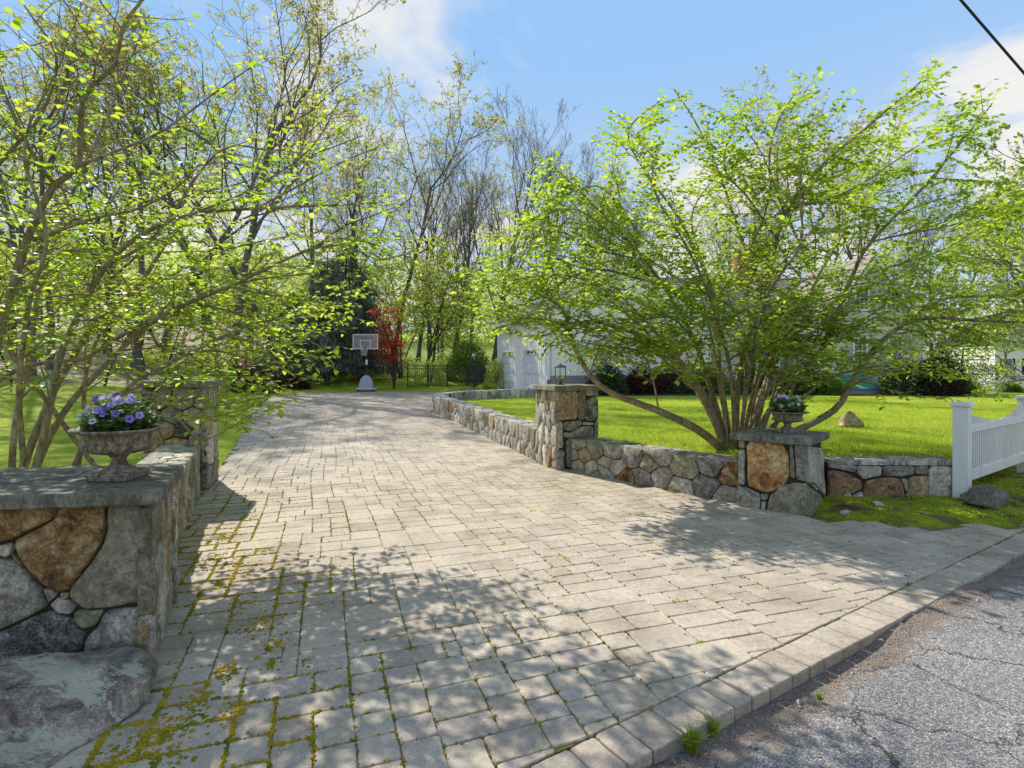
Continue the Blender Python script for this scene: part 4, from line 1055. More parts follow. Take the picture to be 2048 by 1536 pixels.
# ------------------------------------------------------------------ basketball hoop
def hoop():
    X, Y = (731 - CX) / F * 30.2, 30.2; z = gz(X, Y)
    e = empty('basketball_hoop', (X, Y, z), .0, 'portable basketball hoop with clear backboard at the far end of the drive', 'basketball hoop')
    b_ = MB(); b_.box((-.52, -.1, .06), (.52, .7, .2), bev=.05); b_.build('base', 'hoop_plastic', e)
    sh = MB(); n = 12
    vs = []
    for (wx, wy, zz_) in ((.36, .12, .2), (.35, .1, .45), (.28, .08, .7), (.16, .06, .84), (.05, .05, .9)):
        vs += [(-wx, -wy + .1, zz_), (wx, -wy + .1, zz_), (wx, wy + .25, zz_), (-wx, wy + .25, zz_)]
    fs = [(k * 4 + i, k * 4 + (i + 1) % 4, k * 4 + 4 + (i + 1) % 4, k * 4 + 4 + i) for k in range(4) for i in range(4)] + [(16, 17, 18, 19)]
    sh.add(vs, fs); sh.build('pole_cover', 'hoop_plastic', e)
    for x in (-.42, .42):
        MB().tube([(x - .05, -.05, .07), (x + .05, -.05, .07)], .07, 12).build('wheel', 'rubber', e)
    MB().tube([(0, .3, .7), (0, .3, 2.0), (0, .25, 2.75)], .055, 10).build('pole', 'black_metal', e)
    MB().box((-.05, .22, 1.5), (.05, .24, 1.78)).build('height_label', 'net_white', e)
    for x in (-.08, .08): MB().tube([(x, .3, 2.35), (x, -.02, 3.0)], .02, 6).tube([(x, .35, 2.2), (x, 0, 2.72)], .02, 6).build('arm', 'black_metal', e)
    bz0, bz1 = 2.36 + .0, 3.18
    fr_ = MB(); w = .7
    for q in (((-w, -.03, bz0), (w, .0, bz0 + .04)), ((-w, -.03, bz1 - .04), (w, .0, bz1)), ((-w, -.03, bz0 + .04), (-w + .035, .0, bz1 - .04)), ((w - .035, -.03, bz0 + .04), (w, .0, bz1 - .04))): fr_.box(*q)
    bb = MB().box((-w + .035, -.02, bz0 + .04), (w - .035, -.012, bz1 - .04)).build('backboard', 'acrylic', e)
    fr_.build('frame', 'net_white', bb)
    sq = MB()
    for q in (((-.3, -.026, bz0 + .1), (.3, -.022, bz0 + .13)), ((-.3, -.026, bz0 + .47), (.3, -.022, bz0 + .5)), ((-.3, -.026, bz0 + .13), (-.27, -.022, bz0 + .47)), ((.27, -.026, bz0 + .13), (.3, -.022, bz0 + .47))): sq.box(*q)
    sq.build('target_square', 'net_white', bb)
    MB().box((-.15, .001, bz0 + .02), (-.11, .03, bz1 - .02)).box((.11, .001, bz0 + .02), (.15, .03, bz1 - .02)).box((-.11, .001, bz0 + .1), (.11, .03, bz0 + .3)).build('support_bracket', 'black_metal', e)
    an = [(.21 * math.cos(t * math.pi / 10), -.27 + .21 * math.sin(t * math.pi / 10), 2.42) for t in range(21)]
    MB().tube(an, .011, 6, False).box((-.08, -.06, 2.38), (.08, -.03, 2.5)).build('rim', 'rim_red', e)
    nt_ = MB()
    for k in range(12):
        a0 = k * math.pi / 6
        for s_ in (1, -1):
            pp = [((.2 - .085 * t) * math.cos(a0 + s_ * t * .8), -.27 + (.2 - .085 * t) * math.sin(a0 + s_ * t * .8), 2.41 - .42 * t) for t in (0, .33, .66, 1)]
            nt_.tube(pp, .006, 3, False)
    nt_.build('net', 'net_white', e)
hoop()

# ------------------------------------------------------------------ black metal fence, gate and lamp post by the garage
def bfence():
    a_, b_ = Vector((-6.2, 32.3)), Vector((-2.75, 33.2)); d = (b_ - a_).normalized(); L = (b_ - a_).length; ang = math.atan2(d.y, d.x); z = .52
    e = empty('black_metal_fence', (a_.x, a_.y, z), ang, 'black metal picket fence with wooded garden behind it', 'fence')
    for k in range(4): MB().box((L * k / 3 - .03, -.03, -.05), (L * k / 3 + .03, .03, 1.42)).build('post', 'black_metal', e)
    for zz_ in (.12, 1.14, 1.30): MB().box((0, -.015, zz_), (L, .015, zz_ + .035)).build('rail', 'black_metal', e)
    for k in range(33): x = .06 + (L - .12) * k / 32; MB().box((x - .009, -.009, .05), (x + .009, .009, 1.38)).build('picket', 'black_metal', e)
    e = empty('mesh_gate', (b_.x + .05, b_.y, z), R(-12), 'dark mesh gate panels between the black fence and the garage', 'gate')
    for k in range(3): MB().box((k * .6 - .03, -.03, -.05), (k * .6 + .03, .03, 1.42)).build('post', 'black_metal', e)
    for k in range(2): MB().box((k * .6 + .03, -.005, .06), (k * .6 + .57, .005, 1.36)).build('mesh_panel', 'mesh_screen', e)
    for k in (.03, 1.37): MB().box((.03, -.014, k), (1.17, .014, k + .03)).build('rail', 'black_metal', e)
    X, Y = (948 - CX) / F * 31, 31.
    e = empty('lamp_post', (X, Y, gz(X, Y)), 0, 'short black lamp post in front of the mesh gate', 'lamp post')
    MB().tube([(0, 0, 0), (0, 0, 1.75)], .04, 10).build('post', 'black_metal', e)
    MB().lathe([(.09, 1.75), (.12, 2.0), (.05, 2.02)], 6).build('lamp_glass', 'lamp_glass', e)
    MB().lathe([(.15, 2.0), (.08, 2.08), (.02, 2.14), (.0, 2.2)], 6).build('lamp_roof', 'grey_metal', e)
bfence()
# utility pole with transformer, far behind
e = empty('utility_pole', ((884 - CX) / F * 55, 55, gz(-7, 55)), 0, 'grey utility pole with a transformer drum standing in the woods', 'utility pole')
MB().tube([(0, 0, 0), (0, 0, 7.4)], .17, 10).build('pole', 'wood_pole', e)
MB().tube([(-.45, 0, 6.2), (-.45, 0, 7.3)], .28, 12).build('transformer', 'grey_metal', e)
MB().box((-.2, -.04, 6.9), (-.1, .04, 7.0)).build('bracket', 'grey_metal', e)
# overhead cable top right
pc0, pc1 = at(1900, -25, 9.), at(2110, 218, 9.8)
pts = [pc0.lerp(pc1, t / 10) + (pc0 - pc1) * 0 for t in range(-30, 61, 3)]
mb = MB().tube([tuple(p - Vector((0, 0, .0))) for p in pts], .022, 6); tag(mb.build('overhead_cable', 'cable'), 'black overhead cable crossing the top right corner of the sky', 'cable')

# ------------------------------------------------------------------ houses
def wallface(e, name, a, b_, z0, z1, mat, th=.2, out=None):
    """box wall from a to b"""
    d = (Vector(b_) - Vector(a)).normalized(); n = Vector((d.y, -d.x))
    p = [Vector(a), Vector(b_), Vector(b_) - n * th, Vector(a) - n * th]
    return MB().prism([tuple(q) for q in p], z0, z1).build(name, mat, e)
class Frame:
    """local axes on a facade: u right, n out (towards viewer), z up"""
    def __init__(s, p, u): s.p = Vector(p); s.u = Vector(u).normalized(); s.n = Vector((s.u.y, -s.u.x))
    def P(s, u, n, z): q = s.p + s.u * u + s.n * n; return (q.x, q.y, z)
    def box(s, mb, u0, u1, n0, n1, z0, z1):
        mb.add([s.P(u0, n1, z0), s.P(u1, n1, z0), s.P(u1, n0, z0), s.P(u0, n0, z0), s.P(u0, n1, z1), s.P(u1, n1, z1), s.P(u1, n0, z1), s.P(u0, n0, z1)],
               [(3, 2, 1, 0), (4, 5, 6, 7), (0, 1, 5, 4), (1, 2, 6, 5), (2, 3, 7, 6), (3, 0, 4, 7)]); return mb
    def ob(s, name, mat, par, *q): return s.box(MB(), *q).build(name, mat, par)
def window(fr, e, u, z, w, h, nx=3, nz=4, shut=None, trim='house_white'):
    pn = fr.ob('window', 'window_glass', e, u, u + w, -.02, .03, z, z + h)
    f_ = MB()
    for q in ((u - .09, u, -.02, .06, z - .09, z + h + .09), (u + w, u + w + .09, -.02, .06, z - .09, z + h + .09), (u, u + w, -.02, .06, z + h, z + h + .1), (u, u + w, -.02, .08, z - .1, z)): fr.box(f_, *q)
    for k in range(1, nx): fr.box(f_, u + w * k / nx - .012, u + w * k / nx + .012, .031, .045, z, z + h)
    for k in range(1, nz): t = .03 if k * 2 == nz else .012; fr.box(f_, u, u + w, .032, .047, z + h * k / nz - t, z + h * k / nz + t)
    f_.build('frame', trim, pn)
    if shut:
        for s0 in (u - .09 - .38, u + w + .09):
            sb = MB(); fr.box(sb, s0, s0 + .38, .0, .04, z - .06, z + h + .06)
            k = z
            while k < z + h - .05: fr.box(sb, s0 + .04, s0 + .34, .041, .05, k, k + .045); k += .08
            sb.build('shutter', shut, e)
def clapboard(fr, e, name, poly, mat, step=.13):
    """lapped boards over a facade polygon given in (u,z); each board a part"""
    zs = [p[1] for p in poly]; z = min(zs)
    while z < max(zs) - .01:
        z1_ = min(z + step, max(zs)); xs_ = []
        for zz_ in (z + .002, z1_ - .002):
            c_ = []
            for i in range(len(poly)):
                (xa, za), (xb, zb) = poly[i], poly[(i + 1) % len(poly)]
                if (za - zz_) * (zb - zz_) < 0: c_.append(xa + (xb - xa) * (zz_ - za) / (zb - za))
            if len(c_) >= 2: xs_.append((min(c_), max(c_)))
        if len(xs_) == 2:
            (a0, b0), (a1, b1) = xs_
            vs = [fr.P(a0, .028, z), fr.P(b0, .028, z), fr.P(b1, .010, z1_), fr.P(a1, .010, z1_), fr.P(a0, -.03, z), fr.P(b0, -.03, z), fr.P(b1, -.03, z1_), fr.P(a1, -.03, z1_)]
            mesh(name, vs, [(0, 1, 2, 3), (1, 0, 4, 5), (3, 2, 6, 7), (0, 3, 7, 4), (2, 1, 5, 6)], mat, e)
        z += step
def roof_slab(e, q, th, mat, name='roof', courses=14):
    """q: eave-left, eave-right, ridge-right, ridge-left; shingle courses are steps in the slab"""
    q = [Vector(p) for p in q]; n = (q[1] - q[0]).cross(q[3] - q[0]).normalized()
    if n.z < 0: n = -n
    mb = MB()
    for k in range(courses):
        a, b_ = q[0].lerp(q[3], k / courses), q[1].lerp(q[2], k / courses); c, d = q[1].lerp(q[2], (k + 1) / courses), q[0].lerp(q[3], (k + 1) / courses)
        o1, o2 = n * (th + .02), n * th
        vs = [a, b_, c, d, a + o1, b_ + o1, c + o2, d + o2]
        mb.add(vs, [(3, 2, 1, 0), (4, 5, 6, 7), (0, 1, 5, 4), (1, 2, 6, 5), (2, 3, 7, 6), (3, 0, 4, 7)], random.random())
    return mb.build(name, mat, e)
# garage: near corner and far corner
GA, GB = Vector((1.67, 26.)), Vector((-.88, 33.))
ug = (GA - GB).normalized(); up_ = Vector((-ug.y, ug.x))     # up_ runs right along the side face
e = empty('garage', (0, 0, 0), 0, 'white board and batten garage with two pale blue arched doors', 'garage')
frD = Frame(GB, ug); Lg = (GA - GB).length; Wg = 9.5; zg = .32; zs_ = 1.33; ze = 4.35
frS = Frame(GA, up_)
doors = [(.55, 2.6), (4.1, 2.6)]
# door wall with openings
wl = MB()
u_prev = 0
for (du, dw) in doors:
    frD.box(wl, u_prev, du, -.25, 0, zg, 2.62); u_prev = du + dw
frD.box(wl, u_prev, Lg, -.25, 0, zg, 2.62); frD.box(wl, 0, Lg, -.25, 0, 2.62, ze); wl.build('wall', 'house_white', e)
k = 0
while k * .3 < Lg - .02:
    u = .04 + k * .3; k += 1
    frD.ob('batten', 'house_white', e, u, u + .05, .0, .03, 2.66, ze - .02)
for (du, dw) in doors:
    dr = MB()
    for r_ in range(4): frD.box(dr, du, du + dw, -.16, -.12, zg + r_ * .53 + .01, zg + r_ * .53 + .52)
    do = dr.build('garage_door', 'garage_door', e)
    pn = MB()
    for r_ in range(4):
        for c_ in range(4): frD.box(pn, du + .1 + c_ * .62, du + .1 + c_ * .62 + .52, -.119, -.105, zg + r_ * .53 + .09, zg + r_ * .53 + .44)
    pn.build('door_panel', 'garage_door', do)
    # clipped top corners
    cn_ = MB()
    for s_ in (0, 1):
        ua = du if s_ == 0 else du + dw; ub = du + .45 if s_ == 0 else du + dw - .45
        cn_.add([frD.P(ua, .0, 2.62), frD.P(ub, .0, 2.62), frD.P(ua, .0, 2.1), frD.P(ua, -.2, 2.62), frD.P(ub, -.2, 2.62), frD.P(ua, -.2, 2.1)], [(0, 1, 2), (3, 5, 4), (0, 2, 5, 3), (1, 4, 5, 2)])
    for q in ((du - .1, du, 0, .03, zg, 2.70), (du + dw, du + dw + .1, 0, .03, zg, 2.70), (du, du + dw, 0, .03, 2.62, 2.70)): frD.box(cn_, *q)
    cn_.build('door_trim', 'house_white', e)
# side wall with foundation, siding, gable
frS.ob('foundation', 'concrete', e, .002, Wg, -.25, .0, .1, zs_)
pk = Wg / 2
side = [(0, zs_), (Wg, zs_), (Wg, ze), (pk, ze + 2.5), (0, ze)]
MB().add([], [])
mbp = MB(); n_ = len(side); vs = [frS.P(u, 0, z) for u, z in side] + [frS.P(u, -.2, z) for u, z in side]
mbp.add(vs, [tuple(range(n_)), tuple(range(n_, 2 * n_))[::-1]] + [(i, (i + 1) % n_, n_ + (i + 1) % n_, n_ + i) for i in range(n_)]); mbp.build('side_wall', 'house_white', e)
for k in range(22):
    u = .35 + k * .42
    if u < Wg - .1 and not (2.2 < u < 3.6): frS.ob('batten', 'house_white', e, u, u + .05, 0, .02, zs_ + .01, min(ze + 2.5 * (1 - abs(u - pk) / pk) - .1, ze + 3))
frS.ob('corner_board', 'house_white', e, -.02, .14, 0, .03, zs_ - .2, ze)
window(frS, e, 2.45, 1.75, 1.0, 1.1, 3, 4)
frB = Frame(GB + up_ * Wg, -ug)
frB.ob('back_wall', 'house_white', e, -Lg, 0, 0, .2, .1, ze) if False else None
EA, EB = frD.P(-.3, .35, ze - .05), frD.P(Lg + .3, .35, ze - .05); RA = frD.P(-.3, -pk, ze + 2.65); RB = frD.P(Lg + .3, -pk, ze + 2.65)
roof_slab(e, [EA, EB, RB, RA], .08, 'roof_grey')
EA2, EB2 = frD.P(-.3, -Wg - .35, ze - .05), frD.P(Lg + .3, -Wg - .35, ze - .05); roof_slab(e, [EB2, EA2, RA, RB], .08, 'roof_grey')
frD.ob('fascia', 'house_white', e, -.3, Lg + .3, .3, .36, ze - .2, ze - .03)
frD.ob('gutter_pipe', 'house_white', e, Lg / 2 - .2, Lg / 2 - .12, .0, .08, zg, ze - .2)

# main house
e = empty('house', (0, 0, 0), 0, 'cream clapboard house with steep gable behind the right-hand tree', 'house')
Dm = 31.
xm = lambda px, D=Dm: (px - CX) / F * D
frM = Frame((xm(1330), Dm), (1, .03)); Lm = xm(1700) - xm(1330)
frM.ob('foundation', 'concrete', e, 0, Lm, -.3, 0, .1, .95)
frM.ob('wall', 'house_cream', e, 0, Lm, -7, -.031, .95, 4.6)
clapboard(frM, e, 'clapboard', [(0, .95), (Lm, .95), (Lm, 4.6), (0, 4.6)], 'house_cream', .16)
for u in (1.6, 5.6, 8.4):
    window(frM, e, u, 1.6, .95, 1.5, 3, 4, 'shutter')
ea, eb = frM.P(-.3, .4, 4.55), frM.P(Lm + 2.0, .4, 4.55); ra, rb = frM.P(-.3, -3.6, 7.4), frM.P(Lm + 2.0, -3.6, 7.4)
roof_slab(e, [ea, eb, rb, ra], .1, 'roof_brown', courses=20)
roof_slab(e, [frM.P(Lm + 2, -7.6, 4.55), frM.P(-.3, -7.6, 4.55), ra, rb], .1, 'roof_brown')
frM.ob('fascia', 'house_white', e, -.3, Lm, .36, .43, 4.42, 4.62)
# dormers
for u in (2.2, 5.4):
    dz = 4.9; fd = Frame(frM.P(u, -.6, 0)[:2], (1, .03))
    fd.ob('dormer_wall', 'house_white', e, 0, 1.4, -2.2, 0, dz, dz + 1.3)
    window(fd, e, .3, dz + .25, .8, .85, 2, 2)
    for q in ((-.2, .7), (1.6, .7)):
        roof_slab(e, [fd.P(q[0], .25, dz + 1.2), fd.P(q[0], -2.6, dz + 1.2), fd.P(q[1], -2.6, dz + 1.9), fd.P(q[1], .25, dz + 1.9)], .06, 'roof_brown', 'dormer_roof', 5)
# gable wing
Dg = 28.; frG = Frame((xm(1640, Dg), Dg), (1, .05)); Wd = xm(1858, Dg) - xm(1640, Dg)
frG.ob('foundation', 'concrete', e, 0, Wd, -.3, 0, -.1, .85)
pkG = Wd * .5; zE, zR = 3.5, 7.5
gp = [(0, .85), (Wd, .85), (Wd, zE), (pkG, zR), (0, zE)]
vs = [frG.P(u, -.031, z) for u, z in gp] + [frG.P(u, -3.2, z) for u, z in gp]; n_ = 5
MB().add([], [])
mbp = MB(); mbp.add(vs, [tuple(range(5)), tuple(range(5, 10))[::-1]] + [(i, (i + 1) % 5, 5 + (i + 1) % 5, 5 + i) for i in range(5)]); mbp.build('gable_wall', 'house_cream', e)
clapboard(frG, e, 'clapboard', gp, 'house_cream', .15)
window(frG, e, pkG - .9, 4.75, .62, 1.15, 3, 4, 'shutter'); window(frG, e, pkG + .75, 4.75, .62, 1.15, 3, 4, 'shutter')
window(frG, e, pkG - 1.0, 1.95, .62, 1.25, 3, 4, 'shutter'); window(frG, e, pkG + .9, 1.95, .62, 1.25, 3, 4, 'shutter')
roof_slab(e, [frG.P(-.25, .3, zE - .3), frG.P(-.25, -5.5, zE - .3), frG.P(pkG, -5.5, zR + .05), frG.P(pkG, .3, zR + .05)], .1, 'roof_brown')
roof_slab(e, [frG.P(Wd + .25, -5.5, zE - .3), frG.P(Wd + .25, .3, zE - .3), frG.P(pkG, .3, zR + .05), frG.P(pkG, -5.5, zR + .05)], .1, 'roof_brown')
rk = MB()
for s_ in (0, 1):
    u0_ = -.25 if s_ == 0 else Wd + .25
    a, b_ = frG.P(u0_, .31, zE - .35), frG.P(pkG, .31, zR); c, d = frG.P(pkG, .31, zR - .24), frG.P(u0_, .31, zE - .59)
    a2, b2, c2, d2 = frG.P(u0_, .25, zE - .35), frG.P(pkG, .25, zR), frG.P(pkG, .25, zR - .24), frG.P(u0_, .25, zE - .59)
    rk.add([a, b_, c, d, a2, b2, c2, d2], [(0, 1, 2, 3), (7, 6, 5, 4), (0, 4, 5, 1), (3, 2, 6, 7)])
rk.build('rake_board', 'house_white', e)
frG.ob('corner_board', 'house_white', e, Wd - .14, Wd + .02, .0, .05, .85, zE - .5)
frG.ob('chimney', 'stone_brown', e, pkG - 4.4, pkG - 3.4, -6.6, -5.7, 5, 9)
# bulkhead hatch
hx = Frame((xm(1694, 26.2), 26.2), (1, .05))
e = empty('cellar_hatch', (0, 0, 0), 0, 'sloping teal cellar hatch doors on a concrete base against the house', 'cellar hatch')
hx.ob('base', 'concrete', e, 0, 2.2, -2.0, 0, .1, .62)
for k in range(2):
    u0_ = .1 + k * 1.0
    a = [hx.P(u0_, 0, .64), hx.P(u0_ + .97, 0, .64), hx.P(u0_ + .97, -1.9, 1.35), hx.P(u0_, -1.9, 1.35)]
    b2 = [(x, y, z + .06) for x, y, z in a]
    mesh('door', a + b2, [(3, 2, 1, 0), (4, 5, 6, 7), (0, 1, 5, 4), (1, 2, 6, 5), (2, 3, 7, 6), (3, 0, 4, 7)], 'hatch_teal', e)
    for q in (.2, .5, .8):
        a = [hx.P(u0_ + q - .02, .01, .705), hx.P(u0_ + q + .02, .01, .705), hx.P(u0_ + q + .02, -1.9, 1.415), hx.P(u0_ + q - .02, -1.9, 1.415)]
        b2 = [(x, y, z + .03) for x, y, z in a]
        mesh('rib', a + b2, [(3, 2, 1, 0), (4, 5, 6, 7), (0, 1, 5, 4), (1, 2, 6, 5), (2, 3, 7, 6), (3, 0, 4, 7)], 'hatch_teal', e)
hx.ob('cheek', 'concrete', e, -.12, -.002, -2, 0, .1, .66); hx.ob('cheek', 'concrete', e, 2.202, 2.32, -2, 0, .1, .66)

# neighbour's house and picket fence, far right
e = empty('neighbour_house', (0, 0, 0), 0, 'distant white house with dark windows beyond the far right fence', 'house')
fn = Frame((xm(1990, 68), 68), (1, .1))
fn.ob('wall', 'house_white', e, 0, 16, -8, 0, -.8, 4.6)
for u in (1.2, 4.2, 7.5): window(fn, e, u, 1.1, 1.1, 1.9, 2, 2, 'shutter_dark')
fn.ob('door', 'shutter_dark', e, 10.3, 11.4, -.05, .03, -.2, 2.2)
roof_slab(e, [fn.P(-.4, .4, 4.5), fn.P(16.4, .4, 4.5), fn.P(16.4, -4, 8), fn.P(-.4, -4, 8)], .15, 'roof_grey')
roof_slab(e, [fn.P(16.4, -8.4, 4.5), fn.P(-.4, -8.4, 4.5), fn.P(-.4, -4, 8), fn.P(16.4, -4, 8)], .15, 'roof_grey')
fa, fb = Vector((xm(1915, 47), 47)), Vector((xm(2120, 43), 43)); d = (fb - fa).normalized(); L = (fb - fa).length
zfen = lawn_z(fa.x, fa.y) - .05
e = empty('picket_fence', (fa.x, fa.y, zfen), math.atan2(d.y, d.x), 'distant white picket fence in front of the neighbouring house', 'fence')
n = int(L / 2.2)
for k in range(n + 1):
    x = L * k / n; po = MB().box((x - .08, -.08, 0), (x + .08, .08, 1.1)).build('post', 'white_vinyl', e); MB().box((x - .12, -.12, 1.1), (x + .12, .12, 1.18)).build('post_cap', 'white_vinyl', po)
for zz_ in (.2, .75): MB().box((0, -.02, zz_), (L, .02, zz_ + .09)).build('rail', 'white_vinyl', e)
k = .15
while k < L - .1: MB().box((k - .028, -.035, .06), (k + .028, -.021, .93)).build('picket', 'white_vinyl', e); k += .14
VEG = True
# ------------------------------------------------------------------ vegetation
def unit(v): return v / (np.linalg.norm(v) + 1e-9)
def catmull(P, step=.12):
    P = [np.asarray(p, float) for p in P]; Q = [2 * P[0] - P[1]] + P + [2 * P[-1] - P[-2]]; o = []
    for i in range(1, len(Q) - 2):
        L = np.linalg.norm(Q[i + 1] - Q[i]); k = max(1, int(L / step))
        for j in range(k):
            t = j / k; a, b_, c, d_ = Q[i - 1], Q[i], Q[i + 1], Q[i + 2]
            o.append(.5 * ((2 * b_) + (c - a) * t + (2 * a - 5 * b_ + 4 * c - d_) * t * t + (3 * b_ - a - 3 * c + d_) * t ** 3))
    o.append(P[-1]); return np.array(o)
def shrub(name, label, cat, base, guides, leafmat_, leaf, seed, spacing=.17, blen=(.5, 1.3), twl=(.14, .36), leafsp=.05, start=.3, flat=.55, droop=.25, templ=LT_FINE, bark_='bark_shrub', group=None, rmin=.004, lkeep=1.0, accept=None, lowstart=None, keepf=None):
    """guides: (points, r0, r1[, start]) world polylines of the main stems"""
    rnd = np.random.default_rng(seed); root = empty(name, tuple(base), 0, label, cat, group)
    main, tw = Tubes(), Tubes(); LP, LD, LS = [], [], []
    def wander(p, d, L, n, bend, wig):
        pts = [p]; 
        for _ in range(n):
            d = unit(d + rnd.normal(0, wig, 3) + np.array((0, 0, bend))); p = p + d * (L / n); pts.append(p)
        return np.array(pts), d
    def leaf_twig(pts, first=0):
        L = np.linalg.norm(np.diff(pts, axis=0), axis=1).sum(); n = max(2, int(L / leafsp)); side = 1
        for k in range(first, n + 1):
            t = k / n * (len(pts) - 1); i = min(int(t), len(pts) - 2); p = pts[i] + (pts[i + 1] - pts[i]) * (t - i); d = unit(pts[i + 1] - pts[i])
            if rnd.random() > lkeep * (keepf(p) if keepf else 1): continue
            sd = unit(np.cross(d, (0, 0, 1))); side = -side
            v = d * (.55 if k < n else 1) + sd * side * rnd.uniform(.5, 1.1) + np.array((0, 0, rnd.uniform(-droop * 2, droop * .6)))
            LP.append(p); LD.append(v); LS.append(rnd.uniform(*leaf))
    for gd in guides:
        pts, r0, r1 = gd[:3]; st = gd[3] if len(gd) > 3 else start
        G = catmull(pts, .12); m_ = len(G)
        G = G + np.cumsum(rnd.normal(0, .004, G.shape), axis=0) * np.linspace(0, 1, m_)[:, None]
        rad = r1 + (r0 - r1) * (1 - np.linspace(0, 1, m_)) ** .8; main.add(G, rad, 9)
        L = m_ * .12; s_ = st * L; sgn = 1
        while s_ < L:
            i = min(int(s_ / .12), m_ - 2); p = G[i]; d = unit(G[i + 1] - G[i]); f = s_ / L; s_ += spacing * rnd.uniform(.5, 1.5); sgn = -sgn
            side = unit(np.cross(d, (0, 0, 1)) + rnd.normal(0, .35, 3)); side2 = unit(np.cross(d, side))
            a = rnd.uniform(0, 6.28) if rnd.random() < .45 else (0 if sgn > 0 else math.pi) + rnd.normal(0, .5)
            v = side * math.cos(a) + side2 * math.sin(a) * .7
            v = unit(d * rnd.uniform(.35, 1.1) + v); v[2] = v[2] * flat + .1; v = unit(v)
            bl = rnd.uniform(*blen) * (1.15 - .55 * f) ; rb = min(rad[i] * .5, .004 + .008 * bl)
            B, dv = wander(p, v, bl, max(4, int(bl / .13)), .01, .10)
            if accept is not None and not accept(B[-1]): continue
            main.add(B, np.linspace(rb, rmin * .5, len(B)), 5)
            leaf_twig(B, int(len(B) * .6)); q = .12; sg = 1
            Lb = bl
            while q < Lb:
                j = min(int(q / Lb * (len(B) - 1)), len(B) - 2); pp = B[j] + (B[j + 1] - B[j]) * (q / Lb * (len(B) - 1) - j); dd = unit(B[j + 1] - B[j]); sg = -sg
                sd = unit(np.cross(dd, (0, 0, 1)) + rnd.normal(0, .25, 3)); vv = unit(dd * rnd.uniform(.5, 1.0) + sd * sg + np.array((0, 0, rnd.uniform(-.15, .35))))
                tl = rnd.uniform(*twl) * (1.2 - .5 * q / Lb)
                T_, _ = wander(pp, vv, tl, 3, .0, .12); tw.add(T_, np.linspace(rmin * .6, rmin * .25, len(T_)), 3)
                leaf_twig(T_, 1); q += rnd.uniform(.07, .15)
        leaf_twig(G[-6:], 1)
    main.build('branches', bark_, root, rel=base); tw.build('twigs', bark_, root, rel=base)
    LPa = np.array(LP); n = len(LPa)
    tone = np.clip(rnd.normal(.5, .25, n), 0, 1)
    leaves('foliage', LPa, LD, np.array(LS), leafmat_, root, templ, tone=tone, rel=base, upbias=.82)
    return root, n
def PX(lst): return [at(px, py, D) for px, py, D in lst]

